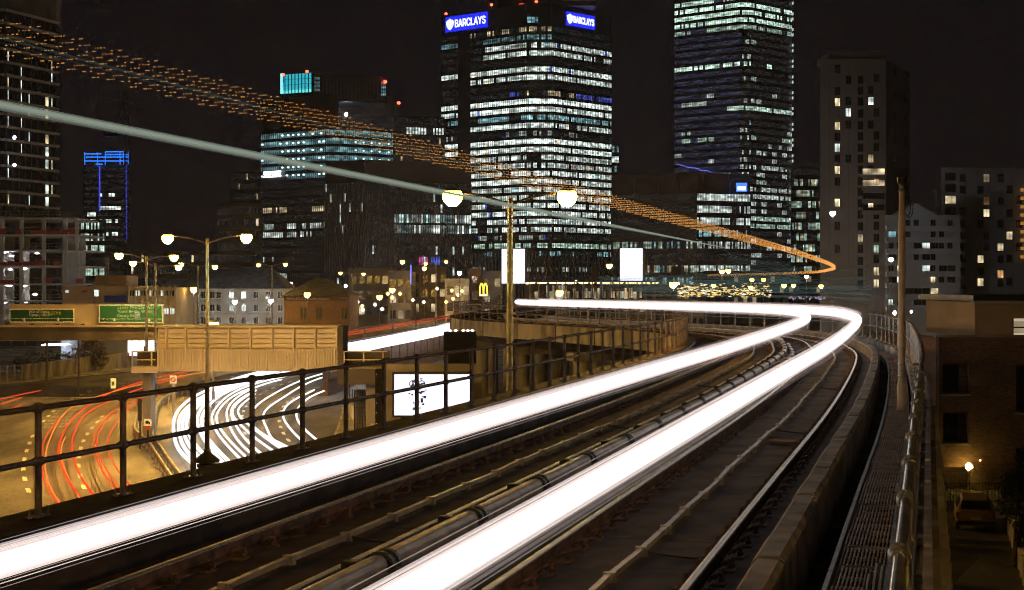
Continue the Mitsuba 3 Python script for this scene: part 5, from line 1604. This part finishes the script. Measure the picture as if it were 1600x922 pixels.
# ------------------------------------------------------------------ billboards
bl = thing('billboard', 'large glowing white billboard on dark legs behind the railing', 'billboard')
D = 80.0
a, b, c, d = X(616, D), X(734, D), Z(649, D), Z(585, D)
add('cabinet', MB().box(a - 0.12, b + 0.12, D + 0.06, D + 0.5, c - 0.12, d + 0.12), 'black_paint', bl)
sc = add('screen', MB().box(a, b, D + 0.0, D + 0.05, c, d), 'emitter_shell', bl, emit=(1.25, 1.25, 1.5), w=1.0)
rnd = random.Random(3)
m = MB()
for _ in range(46):                                  # the dark fragments of its picture
    px, py = rnd.gauss(652, 7), rnd.choice((rnd.uniform(588, 612), rnd.uniform(612, 644)))
    w_, h_ = rnd.uniform(.02, .10), rnd.uniform(.02, .07)
    p = P(px, py, D - 0.004)
    m.box(p[0] - w_, p[0] + w_, D - 0.012, D - 0.003, p[2] - h_, p[2] + h_)
g = np.linspace(0, 2 * np.pi, 18)
for px, r_ in ((645, .19), (659, .17)):
    p = P(px, 600, D)
    m.tube(np.stack([p[0] + r_ * np.cos(g), 0 * g + D - 0.006, p[2] + r_ * np.sin(g)], 1), 0.025, 5)
add('picture_marks', m, 'sign_blue', sc)
m = MB()
for px in (630, 676, 722):
    m.box(X(px, D) - 0.12, X(px, D) + 0.12, D + 0.1, D + 0.4, RZ, c - 0.12)
add('leg', m, 'black_paint', bl, kind='stuff')
add('backing_wall', MB().box(X(600, D), X(752, D), D + 0.8, D + 1.0, RZ, Z(570, D)), 'dark_stone', bl)
sb2 = thing('billboard', 'dark billboard seen from behind with a strip of white lights along its top', 'billboard')
D = 96.0
add('panel', MB().box(X(693, D), X(744, D), D, D + 0.5, Z(590, D), Z(518, D)), 'matte_black', sb2)
m = MB()
for k in range(14):
    m.box(X(694 + 3.6 * k, D), X(694 + 3.6 * k, D) + 0.05, D - 0.05, D - 0.002, Z(590, D), Z(519, D))
add('rib', m, 'matte_black', sb2, kind='stuff')
m = MB()
for px in (690, 694, 703, 712, 724, 731, 738):
    m.lathe(P(px, 516.5, D - 0.2), [(0.05, -0.07), (0.14 if px > 690 else .22, 0), (0.05, 0.07)], 8)
add('strip_light', m, 'emitter_shell', sb2, kind='stuff', emit=(2.2, 2.1, 1.8), w=0.2)
add('leg', MB().box(X(694, D), X(697, D), D, D + 0.3, RZ, Z(590, D)), 'black_paint', sb2)
add('leg', MB().box(X(738, D), X(741, D), D, D + 0.3, RZ, Z(590, D)), 'black_paint', sb2)
for px0, px1, py0, py1, lab in ((784, 820, 389, 443, 'upright white billboard left of the station, behind the tall brown lamp'), (969, 1004, 388, 440, 'upright white billboard right of the station')):
    D = 235.0
    k = thing('billboard', lab, 'billboard')
    add('cabinet', MB().box(X(px0, D) - 0.1, X(px1, D) + 0.4, D + 0.06, D + 0.8, Z(py1, D) - 0.1, Z(py0, D) + 0.1), 'grey_panel', k)
    add('screen', MB().box(X(px0, D), X(px1, D), D, D + 0.05, Z(py1, D), Z(py0, D)), 'emitter_shell', k, emit=(1.3, 1.3, 1.5), w=1.0)
    add('leg', MB().box(X((px0 + px1) / 2, D) - 0.3, X((px0 + px1) / 2, D) + 0.3, D + 0.2, D + 0.6, RZ, Z(py1, D) - 0.1), 'lamp_steel', k)
# ------------------------------------------------------------------ left side behind the bridges
# tall residential slab at the left edge with pale floor edges
TD = 330.0
key = thing('residential_tower', 'dark tower at the left edge with pale floor edges and narrow lit windows', 'residential tower')
A, B = V3(X(8, TD), TD, 0), V3(X(88, 346), 346, 0)
u = (B - A) / np.linalg.norm(B - A)
n = V3(u[1], -u[0], 0)
L = np.linalg.norm(B - A)
fr = (A, u, n)
zr = Z(14, TD)
zl = Z(338, TD)
add('wall', MB().prism([A[:2], B[:2], (B + V3(-3, 14, 0))[:2], (A + V3(-25, 14, 0))[:2], (A + V3(-25, 0, 0))[:2]], -8, zr), 'dark_glass', key)
add('crown', MB().prism([A[:2] - n[:2] * -0.1, B[:2] + n[:2] * 0.1, (B + V3(-3, 14, 0))[:2], (A + V3(-25, 14, 0))[:2], (A + V3(-25, -.1, 0))[:2]], zr + 0.01, zr + 9), 'dark_stone', key)
nf = 16
rnd = random.Random(41)
ribs = MB()
for k in range(nf + 1):
    z = zr - (zr - zl) * k / nf
    slab = MB().fbox(fr, -0.1, L + 0.5, 0.0, 0.7, z - 0.55, z)
    slab.box(A[0] - 25, A[0] - 0.1, TD - 0.7, TD, z - 0.55, z)
    add('floor_edge', slab, 'pale_render', key)
    if k < nf and k > 2:
        for t, w_, p in ((0.05, .35, .45), (0.30, .3, .15), (0.45, .3, .35), (0.78, 1.0, .8 if k > 8 or k == 7 else .1), (0.9, .3, .3)):
            if rnd.random() < p:
                q = MB().fquad(fr, t * L, t * L + w_, z - 2.85, z - 0.75, 0.08, (rnd.uniform(.7, 1.2), rnd.choice((0, 0, 2)) / 10))
                add('lit_window', q, 'dark_glass', key, emit='glow')
for u_ in np.linspace(0.3, L - 0.2, 9):
    ribs.fbox(fr, u_ - 0.06, u_ + 0.06, 0.02, 0.2, zl, zr)
add('mullion', ribs, 'facade_metal', key, kind='stuff')
for py in (215, 258):
    add('site_light', MB().lathe(P(23, py, TD - 2), [(.2, -.4), (.45, 0), (.2, .4)], 8), 'emitter_shell', key, emit=(6, 6.5, 9), w=0.05)

# concrete frame under construction, floors lit by work lights
CDp = 250.0
cf_ = thing('building_frame', 'concrete building frame under construction with red netting and white work lights', 'building site')
cx0, cx1 = X(-60, CDp), X(131, CDp)
levels = [340, 366, 390, 415, 443, 470, 500, 530]
for k, py in enumerate(levels):
    z = Z(py, CDp)
    e = X([118, 128, 128, 130, 131, 131, 131, 131][k], CDp)
    add('floor_slab', MB().box(cx0, e, CDp, CDp + 14, z - 0.28, z), 'pale_render', cf_)
    if k in (1, 3, 4):
        m = MB()
        rnd = random.Random(k)
        for u_ in np.arange(cx0, e - 1.2, 1.3):
            if rnd.random() < (0.8 if k != 4 else .5):
                m.para((u_, CDp - 0.06, z), (1.2, 0, 0), (0, 0.02, 0), (rnd.uniform(-.1, .1), 0, rnd.uniform(.5, 1.0)))
        add('safety_net', m, 'netting', cf_, kind='stuff')
    m = MB()
    for u_ in np.arange(cx0, e, 2.1):
        m.box(u_, u_ + 0.05, CDp - 0.05, CDp, z, z + 1.1)
    m.box(cx0, e, CDp - 0.05, CDp, z + 1.05, z + 1.1)
    m.box(cx0, e, CDp - 0.05, CDp, z + 0.55, z + 0.6)
    add('guard_rail', m, 'galvanised', cf_, kind='stuff')
for k in range(len(levels) - 1):
    z0_, z1_ = Z(levels[k + 1], CDp), Z(levels[k], CDp) - 0.28
    for px in (-30, 2, 32, 67, 101, 119):
        add('column', MB().box(X(px, CDp) - 0.28, X(px, CDp) + 0.28, CDp + 0.3, CDp + 0.9, z0_, z1_), 'pale_render', cf_)
    if k >= 1:
        for pa, pb, dd in ((15, 28, 6), (75, 112, 8), (-30, 0, 7)):
            add('core_wall', MB().box(X(pa, CDp), X(pb, CDp), CDp + dd, CDp + dd + .2, z0_, z1_), 'pale_render', cf_)
for px, py, s_ in ((7, 394, .45), (18, 400, .3), (37, 420, .4), (16, 421, .25), (-2, 445, .35), (14, 446, .35), (37, 446, .4), (6, 472, .5), (41, 472, .3), (55, 460, .35), (58, 396, .25), (-20, 500, .4), (4, 545, .5), (20, 552, .6)):
    o = P(px, py, CDp + 2.5)
    add('work_light', MB().lathe(o, [(.2 * s_, -.45 * s_), (s_, 0), (.2 * s_, .45 * s_)], 8, sq=(1.6, .6)), 'emitter_shell', cf_, emit=(90, 95, 105) if py < 500 else (55, 58, 66), w=0.25)
m = MB()
for k in range(14):
    m.box(cx0 + 2.2 * k, cx0 + 2.2 * k + 0.06, CDp - 1.3, CDp - 1.24, RZ, Z(455, CDp))
for k in range(7):
    z = RZ + 1.9 * k
    m.box(cx0, X(110, CDp), CDp - 1.3, CDp - 1.24, z, z + 0.06)
add('scaffold', m, 'galvanised', cf_, kind='stuff')

# beige flat-roofed hall and the white pilastered hall
D = 190.0
h1 = thing('hall', 'beige flat roofed hall with two lit windows behind the green signs', 'hall')
add('wall', MB().box(X(97, D), X(200, D), D, D + 12, RZ, Z(447, D)), 'beige_render', h1)
m = MB()
for px in (97, 147, 198):
    m.box(X(px, D), X(px, D) + 0.06, D - 0.03, D, RZ, Z(447, D))
add('panel_joint', m, 'dark_stone', h1, kind='stuff')
for px0, px1, py0, py1, lv in ((102, 107.5, 453, 457.5, 1.3), (147, 154, 453, 463, 1.5)):
    add('window', MB().fquad((V3(X(px0, D), D, 0), V3(1, 0, 0), V3(0, -1, 0)), 0, X(px1, D) - X(px0, D), Z(py1, D), Z(py0, D), 0.05, (lv, 0)), 'dark_glass', h1, emit='glow')
add('vent', MB().box(X(128, D), X(136, D), D - 0.06, D, Z(457, D), Z(454, D)), 'netting', h1)
add('banner', MB().box(X(163, D), X(197, D), D - 0.1, D - 0.02, Z(472, D), Z(462, D)), 'sign_blue', h1)
m = MB()
for px in np.arange(139, 197, 3):
    m.box(X(px, D), X(px, D) + 0.05, D + 1, D + 1.05, Z(447, D), Z(441, D))
m.box(X(139, D), X(197, D), D + 1, D + 1.05, Z(441.5, D), Z(440.8, D))
add('roof_railing', m, 'galvanised', h1, kind='stuff')
add('roof_house', MB().prism([(X(139, D), D + 3), (X(188, D), D + 3), (X(188, D), D + 9), (X(139, D), D + 9)], Z(447, D) + 0.01, Z(430, D)), 'beige_render', h1)
m = MB()
for px in (158, 162):
    m.box(X(px, D), X(px, D) + 0.12, D + 2, D + 2.12, Z(447, D), Z(402, D))
for py in range(404, 446, 7):
    m.box(X(158, D), X(163, D), D + 2.0, D + 2.1, Z(py + 1.5, D), Z(py, D))
add('ladder_mast', m, 'galvanised', h1)
D = 185.0
h2 = thing('hall', 'white hall with a row of narrow windows between pilasters, behind the two close lamp poles', 'hall')
add('wall', MB().box(X(200, D), X(274, D), D, D + 12, RZ, Z(449, D)), 'pale_render', h2)
for k in range(9):
    px = 201 + 9.0 * k
    add('pilaster', MB().box(X(px, D), X(px, D) + 0.18, D - 0.2, D, RZ, Z(446, D)), 'pale_render', h2)
rnd = random.Random(2)
for k in range(16):
    px = 202.5 + 4.45 * k
    fq = (V3(X(px, D), D, 0), V3(1, 0, 0), V3(0, -1, 0))
    lv = 1.1 if rnd.random() < 0.35 else 0
    add('window', MB().fquad(fq, 0, 0.22, Z(462, D), Z(454, D), 0.04, (lv, 0)), 'dark_glass', h2, emit='glow' if lv else None)
    if k > 10:
        add('window', MB().fquad(fq, 0, 0.25, Z(491, D), Z(482, D), 0.04, (1.2, 0)), 'dark_glass', h2, emit='glow')

# hoarding under the far bridge: pale panels and one brightly lit white bay
D = 183.0
hb = thing('hoarding', 'pale site hoarding under the far bridge, its right bay glaring white', 'hoarding')
for k, (a, b) in enumerate(((95, 122), (122.4, 150), (150.4, 177), (177.4, 199))):
    add('panel', MB().box(X(a, D), X(b, D), D, D + 0.1, RZ, Z(528, D)), 'grey_panel', hb)
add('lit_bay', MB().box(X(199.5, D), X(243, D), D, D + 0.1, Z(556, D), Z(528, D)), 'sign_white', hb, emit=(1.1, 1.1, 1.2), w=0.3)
add('door', MB().box(X(225, D), X(229, D), D - 0.05, D - 0.01, Z(552, D), Z(541, D)), 'sign_blue', hb)
add('strip_lamp', MB().lathe(P(93, 538, D - 2), [(.3, -.15), (.8, 0), (.3, .15)], 8, sq=(1.6, .4)), 'emitter_shell', hb, emit=(40, 48, 55), w=0.4)
add('strip_lamp', MB().lathe(P(76, 539, D - 2), [(.3, -.12), (.6, 0), (.3, .12)], 8, sq=(1.6, .4)), 'emitter_shell', hb, emit=(40, 48, 55), w=0.3)
# stained concrete wall along the left pavement, in blocks
sw = thing('roadside_wall', 'stained block wall with a coping along the far left pavement', 'wall')
w0, w1 = on_plane(36, 597, RZ), on_plane(205, 573.5, RZ)
d_ = (w1 - w0)
Lw = np.linalg.norm(d_)
d_ /= Lw
nn = V3(d_[1], -d_[0], 0)
fr = (w0 * V3(1, 1, 0), d_, nn)
nb = 16
for k in range(nb):
    z1 = RZ + 1.55
    add('wall_block', MB().fbox(fr, k * Lw / nb + 0.02, (k + 1) * Lw / nb - 0.02, -0.25, 0.03 * (k % 2), RZ - 0.1, z1), 'stained_concrete', sw)
    add('coping', MB().fbox(fr, k * Lw / nb + 0.05, (k + 1) * Lw / nb - 0.05, -0.32, 0.1, z1 + 0.003, z1 + 0.28), 'stained_concrete', sw)
wf = thing('wire_fence', 'thin post and wire fence left of the block wall', 'fence')
m = MB()
f0, f1 = on_plane(-60, 606, RZ), on_plane(34, 598, RZ)
for k in range(9):
    o = f0 + (f1 - f0) * k / 8
    m.box(o[0] - .05, o[0] + .05, o[1] - .05, o[1] + .05, RZ, RZ + 1.9)
for z in (0.3, 0.8, 1.3, 1.8):
    m.bar(f0 + V3(0, 0, z), f1 + V3(0, 0, z), 0.03, 0.03)
add('posts_and_wires', m, 'galvanised', wf, kind='stuff')

# small things on the road
o = on_plane(177, 608, RZ)
bo = thing('bollard', 'lit yellow and white bollard standing on the road left of the footbridge', 'bollard')
add('body', MB().lathe(o, [(.30, .0), (.30, .05), (.26, .08)], 10), 'black_rubber', bo)
add('lit_shell', MB().box(o[0] - .22, o[0] + .22, o[1] - .15, o[1] + .15, RZ + .08, RZ + 1.05), 'sign_white', bo, emit=(0.85, 0.66, 0.2), w=0.1)
add('panel', MB().box(o[0] - .12, o[0] + .12, o[1] - .17, o[1] - .152, RZ + .35, RZ + .75), 'sign_yellow', bo)
o = P(231, 660, 92)
s1 = thing('traffic_sign', 'small white camera sign on the pole at the tip of the traffic island', 'road sign')
add('board', MB().box(o[0] - .24, o[0] + .24, 91.9, 91.94, o[2] - .22, o[2] + .22), 'sign_white', s1)
add('camera_symbol', MB().box(o[0] - .14, o[0] + .06, 91.88, 91.895, o[2] - .08, o[2] + .10).box(o[0] + .07, o[0] + .15, 91.88, 91.895, o[2] - .12, o[2] + .02), 'black_paint', s1)
add('disc', MB().tube([(o[0], 91.9, o[2] - .36), (o[0], 91.94, o[2] - .36)], 0.12, 16), 'sign_red', s1)
add('post', MB().lathe((o[0], 92, 0), [(.06, RZ), (.06, o[2] + .2)], 8), 'black_paint', s1)
o = P(271, 593, 118)
s2 = thing('traffic_sign', 'white square sign with a red ring on the island behind the footbridge pier', 'road sign')
add('board', MB().box(o[0] - .28, o[0] + .28, 117.9, 117.94, o[2] - .32, o[2] + .32), 'sign_white', s2)
g = np.linspace(0, 2 * np.pi, 20)
add('ring', MB().tube(np.stack([o[0] + .16 * np.cos(g), 0 * g + 117.88, o[2] + .16 * np.sin(g)], 1), 0.04, 6), 'sign_red', s2)
add('post', MB().box(o[0] - .12, o[0] + .12, 117.96, 118.1, RZ, o[2] - .3), 'concrete', s2)
o = P(241, 607, 108)
s3 = thing('traffic_signal', 'dark traffic signal box on a thin post behind the footbridge pier', 'traffic signal')
add('box', MB().box(o[0] - .2, o[0] + .2, 107.8, 108.1, o[2] - .5, o[2] + .3), 'black_paint', s3)
add('symbol', MB().box(o[0] - .1, o[0] + .1, 107.78, 107.795, o[2] - .3, o[2] + .15), 'pale_render', s3)
add('post', MB().lathe((o[0], 108, 0), [(.06, RZ), (.06, Z(572, 108))], 8), 'black_paint', s3)
s4 = thing('sign_back', 'tall black sign seen from behind just left of the footbridge pier', 'road sign')
o = P(218, 640, 90)
add('board', MB().box(o[0] - .13, o[0] + .13, 90, 90.06, Z(658, 90), Z(623, 90)), 'black_paint', s4)
add('post', MB().lathe((o[0], 90.1, 0), [(.05, RZ), (.05, Z(625, 90))], 8), 'black_paint', s4)

# ------------------------------------------------------------------ grey terrace, brick warehouse and the low houses behind the upper road
D = 250.0
tr_ = thing('terrace', 'pale grey terrace with three rows of small windows under a dark pitched roof', 'terrace')
x0, x1 = X(276, D), X(444, D)
ze = Z(451, D)
add('wall', MB().box(x0, x1, D, D + 12, RZ - 1, ze), 'pale_render', tr_)
add('roof', MB().add([(x0 - .5, D - .5, ze), (x1 + .5, D - .5, ze), (x1 + .5, D + 12.5, ze), (x0 - .5, D + 12.5, ze), (x0 + 4, D + 6, Z(421, D)), (x1 - 3, D + 6, Z(418, D))], [[0, 1, 5], [0, 5, 4], [2, 3, 4], [2, 4, 5], [1, 2, 5], [3, 0, 4]]), 'slate_roof', tr_)
fr = (V3(x0, D, 0), V3(1, 0, 0), V3(0, -1, 0))
for px in (317, 331, 341, 361, 380, 399, 418, 437):
    for py in (461, 481, 501):
        lv = {(361, 461): 1.0, (380, 461): .9, (380, 481): .8, (361, 481): .6}.get((px, py))
        pane(tr_, fr, X(px, D) - x0 - 0.3, Z(py + 5, D), 0.75, 1.1, lv, 0, 'sign_white')
for z in (Z(471, D), Z(491, D)):
    add('string_course', MB().fbox(fr, 0, x1 - x0, 0, 0.08, z, z + 0.12), 'concrete', tr_)
D = 225.0
bw = thing('warehouse', 'old brick warehouse with a hipped slate roof and pale lettering on its front', 'warehouse')
x0, x1 = X(444, D), X(545, D)
ze = Z(462, D)
add('wall', MB().box(x0, x1, D, D + 14, RZ - 1, ze), 'brick', bw)
add('roof', MB().add([(x0 - .5, D - .5, ze), (x1 + .5, D - .5, ze), (x1 + .5, D + 14.5, ze), (x0 - .5, D + 14.5, ze), (x0 + 4, D + 7, Z(433, D)), (x1 - 4, D + 7, Z(436, D))], [[0, 1, 5], [0, 5, 4], [2, 3, 4], [2, 4, 5], [1, 2, 5], [3, 0, 4]]), 'slate_roof', bw)
add('cornice', MB().box(x0 - .2, x1 + .2, D - .25, D, ze - .3, ze - 0.01), 'brick', bw)
for text, px, py, h in (('MAJESTIC', 447, 468.5, .62), ('WINE', 488, 464.5, .30), ('Warehouses', 488, 468.5, .34), ('WINE', 529, 466, .40)):
    m, w_ = letters(text, h, 0.06, P(px, py, D - 0.02), V3(0.92, 0, 0), nx)
    add('lettering', m, 'sign_white', bw)
for px in (470, 494, 534):
    for q in (0, 5):
        fr = (V3(X(px + q, D), D, 0), V3(1, 0, 0), V3(0, -1, 0))
        pane(bw, fr, 0, Z(498, D), 0.35, 1.7)
rnd = random.Random(77)
for px0, px1, py, D, matn, lab, wn in ((545, 606, 420, 290, 'dark_stone', 'dark low building right of the brick warehouse', 5), (606, 642, 424, 280, 'dark_stone', 'narrow dark building beside the blue light strip', 3), (642, 697, 418, 300, 'dark_stone', 'dark brown building with a shop front behind the upper road', 4),
                                     (695, 732, 436, 275, 'beige_render', 'small tan house with a few lit windows by the yellow sign', 3), (731, 752, 420, 285, 'brick', 'narrow red brick gable left of the yellow sign', 1), (752, 784, 424, 290, 'pale_render', 'pale rendered building behind the yellow sign', 2),
                                     (820, 1100, 446, 330, 'dark_stone', 'long low dark building behind the station', 24), (1100, 1300, 424, 420, 'dark_stone', 'low dark building beyond the lit car park', 14)):
    k = thing('low_building', lab, 'building')
    add('wall', MB().box(X(px0, D), X(px1, D), D, D + 15, -9, Z(py, D)), matn, k)
    add('parapet', MB().box(X(px0, D) - .1, X(px1, D) + .1, D - .15, D, Z(py, D) - .5, Z(py, D) + .1), matn, k)
    fr = (V3(X(px0, D), D, 0), V3(1, 0, 0), V3(0, -1, 0))
    L = X(px1, D) - X(px0, D)
    for r_ in range(3):
        for c_ in range(wn):
            lv = rnd.uniform(.15, .5) if rnd.random() < .13 else None
            q = MB().fquad(fr, (c_ + .3) * L / wn, (c_ + .3) * L / wn + 1.1, Z(py, D) - 3.0 - r_ * 3, Z(py, D) - 1.4 - r_ * 3, 0.04, (lv or 0, .2))
            add('window', q, 'dark_glass', k, emit='glow' if lv else None)
k = add('light_strip', MB().box(X(641, 262), X(643, 262), 261.8, 262, Z(444, 262), Z(414, 262)), 'emitter_shell', None, 'blue vertical light strip on a corner by the upper road', 'light strip', emit=(0.25, 0.3, 1.3), w=0.05)
LAMPS = (((559, 472, 255, (3, 2.6, 1.6)), (567, 484, 240, (3, 3, 2.6)), (566, 478, 245, (3, 2, .8)), (586, 476, 240, (3, 3, 3)), (597, 483, 232, (5, 4.6, 4)), (662, 472, 250, (3, 2.6, 1.8)), (645, 469, 252, (3.5, 3, 2.4)), (683, 451, 260, (3, 2.6, 1.8)), (706, 454, 262, (5, 2.6, .7)), (722, 455, 262, (5, 2.6, .7)), (716, 461, 260, (5, 2.8, .8)), (708, 467, 260, (5, 2.8, .8)), (697, 472, 258, (4, 2.2, .6)),
                                 (606, 459, 242, (5, 2.8, .8)), (625, 459, 242, (5, 2.8, .8)), (613, 465, 240, (5, 2.8, .8))))
RK = np.argsort(np.argsort([q[0] for q in LAMPS]))
for i, (px, py, D, c) in enumerate(LAMPS):
    add('small_lamp', MB().lathe(P(px, py, D), [(.1, -.3), (.34, 0), (.1, .3)], 8), 'emitter_shell', None, f'small bright lamp among the low buildings behind the upper road, {ORD[RK[i]]} from the left', 'lamp', 'small lamps behind the upper road', emit=[0.9 * q for q in c], w=0.03)
# the yellow restaurant sign: two arches over a bar on a post
D = 250.0
ms = thing('restaurant_sign', 'glowing yellow double arch sign with a pale bar below, on a post', 'sign')
o = P(755.5, 457, D)
m = MB()
for sx in (-1, 1):
    g = np.linspace(0, np.pi, 18)
    m.tube(np.stack([o[0] + sx * 0.32 + 0.32 * np.cos(g), 0 * g + D, o[2] - 0.25 + 1.75 * np.sin(g) ** 0.8], 1), 0.15, 7)
add('arches', m, 'emitter_shell', ms, emit=(2.0, 1.35, 0.12), w=0.3)
add('bar', MB().box(o[0] - .72, o[0] + .68, D - .1, D + .1, o[2] - .62, o[2] - .27), 'emitter_shell', ms, emit=(1.6, 1.2, 0.75), w=0.1)
add('post', MB().lathe((o[0], D + .2, 0), [(.12, RZ), (.12, o[2])], 8), 'lamp_steel', ms)

# ------------------------------------------------------------------ the station area and the lit car park behind the far trail
D = 200.0
stn = thing('station', 'station canopy with a line of warm lights behind the far end of the viaduct', 'station')
add('canopy', MB().box(X(820, D), X(1030, D), D, D + 6, Z(441, D), Z(438.5, D)), 'grey_panel', stn)
m = MB()
for px in range(828, 1030, 14):
    m.box(X(px, D) - .08, X(px, D) + .08, D + .5, D + .66, RZ, Z(441, D))
add('canopy_post', m, 'galvanised', stn, kind='stuff')
m = MB()
rnd = random.Random(8)
for px in np.arange(824, 1028, 4.6):
    if rnd.random() < .75:
        m.lathe(P(px, 441.5 + rnd.random(), D + 1), [(.08, -.16), (.3, 0), (.08, .16)], 6)
add('canopy_light', m, 'emitter_shell', stn, kind='stuff', emit=(4, 2.6, 1.1), w=0.3)
m = MB()
fr = (V3(X(850, D), D + 5, 0), V3(1, 0, 0), V3(0, -1, 0))
for k in range(34):
    if rnd.random() < .6:
        m.fquad(fr, k * .42, k * .42 + .3, Z(466, D), Z(rnd.choice((446, 450, 455)), D), 0, (rnd.uniform(.08, .3), rnd.choice((0, 2, 2)) / 10))
add('lit_screen', m, 'dark_glass', stn, kind='stuff', emit='glow')
for px, py0, py1, w_, lab in ((929, 417, 436, 13, 'dark tilted board on a post above the station, left of the right billboard'), (1054, 416, 433, 14, 'dark tilted board on a post right of the right billboard')):
    k = thing('tilted_board', lab, 'board')
    a = P(px, py1, 190)
    add('panel', MB().para(a - V3(.5, 0, 0), (w_ * 190 / F, 0, 0), (0, .15, 0), (.16, .3, (py1 - py0) * 190 / F)), 'dark_stone', k)
    add('post', MB().lathe((a[0] + .3, 190.3, 0), [(.08, RZ), (.08, a[2])], 8), 'lamp_steel', k)
    add('brace', MB().bar(P(px + 18, py1 + 2, 190), P(px + 24, py0 + 4, 190), .08, .08).bar(P(px + 24, py0 + 4, 190), P(px + 33, py1, 190), .08, .08), 'lamp_steel', k)
add_tree('bare_tree', 'leafless street tree behind the station, left of the right billboard', (X(905, 210), 210, RZ), 9.0, 21, spread=.6)
add_tree('bare_tree', 'leafless street tree behind the station, right of the right billboard', (X(1035, 215), 215, RZ), 9.0, 22, spread=.6)
m, m2 = MB(), MB()
rnd = random.Random(15)
for _ in range(420):
    D = rnd.uniform(185, 300)
    px, py = rnd.uniform(1058, 1205), 0
    z = Z(rnd.triangular(441, 465, 456), D)
    s_ = rnd.uniform(.05, .16)
    (m if rnd.random() < .75 else m2).lathe((X(px, D), D, z), [(.3 * s_, -.5 * s_), (s_, 0), (.3 * s_, .5 * s_)], 5, sq=(rnd.uniform(1, 3), 1))
add('car_park_glitter', m, 'emitter_shell', None, 'golden glitter of lights over the car park behind the far white trail', 'lights', None, 'stuff', emit=(1.7, 1.1, 0.3), w=0.2)
add('street_glitter', m2, 'emitter_shell', None, 'small white lights among the golden glitter of the car park', 'lights', None, 'stuff', emit=(2, 1.8, 1.4), w=0.1)
m = MB()
for k in range(30):
    m.lathe(P(rnd.uniform(1228, 1290), rnd.uniform(463, 468), 180), [(.03, -.1), (.1, 0), (.03, .1)], 5)
add('shop_glitter', m, 'emitter_shell', None, 'small pinkish lights just above the far bend of the white trail', 'lights', None, 'stuff', emit=(0.45, 0.32, 0.5), w=0.02)
LAMPS = (((1482, 489, 170, (5, 4, 2.4)), (1499, 487, 175, (5, 4.2, 2.6)), (1473, 491, 150, (3, 2.6, 2)), (1484, 504, 120, (1.5, 1.5, 2.2)), (1519, 509, 118, (1.4, 1.5, 2.4)), (1398, 489, 130, (4, 4, 4)), (1424, 487, 180, (2.5, 2.8, 3.5))))
RK = np.argsort(np.argsort([q[0] for q in LAMPS]))
for i, (px, py, D, c) in enumerate(LAMPS):
    add('small_lamp', MB().lathe(P(px, py, D), [(.06, -.2), (.2, 0), (.06, .2)], 8), 'emitter_shell', None, f'small bright lamp among the bare branches by the tall pole, {ORD[RK[i]]} from the left', 'lamp', 'small lamps among the bare trees', emit=[2 * q for q in c], w=0.03)

# dark kiosk, screen fence and pale wall under the footbridge's right end
D = 92.0
ks = thing('kiosk', 'black kiosk column with small white studs under the right end of the footbridge', 'kiosk')
add('body', MB().box(X(586, D), X(603, D), D, D + 1.2, RZ, Z(578, D)), 'matte_black', ks)
m = MB()
for py in (585, 630, 645, 662):
    m.lathe(P(588, py, D - .03), [(.02, -.03), (.04, 0), (.02, .03)], 6)
add('stud', m, 'sign_white', ks)
sf = thing('screen_fence', 'dark barred screen fence beside the lower road under the footbridge', 'fence')
D = 98.0
m = MB()
for px in np.arange(553, 586, 4.2):
    m.box(X(px, D), X(px, D) + .06, D, D + .06, RZ, Z(610, D))
for py in (612, 625, 638):
    m.box(X(553, D), X(586, D), D - .01, D + .07, Z(py, D), Z(py, D) + .08)
add('bars', m, 'black_paint', sf, kind='stuff')
add('backing', MB().box(X(553, D), X(588, D), D + .3, D + .4, RZ, Z(609, D)), 'dark_stone', sf)
for px in (556, 568, 576):
    add('lit_post', MB().box(X(px, D), X(px, D) + .07, D + .1, D + .17, Z(609, D), Z(580, D)), 'sign_white', sf)
pw = thing('pavement_wall', 'pale low wall curving beside the pavement right of the white trails', 'wall')
m = MB()
wl_ = spline([on_plane(538, 627, RZ), on_plane(545, 645, RZ), on_plane(560, 665, RZ), on_plane(583, 690, RZ)], 14)
for a, b in zip(wl_[:-1], wl_[1:]):
    m.bar(a + V3(0, 0, .5), b + V3(0, 0, .5), .25, 1.2)
add('wall', m, 'concrete', pw)
m = MB()
for a in wl_[::2]:
    m.box(a[0] + .3, a[0] + .36, a[1], a[1] + .06, RZ, RZ + 1.8)
add('rail_post', m, 'black_paint', pw, kind='stuff')
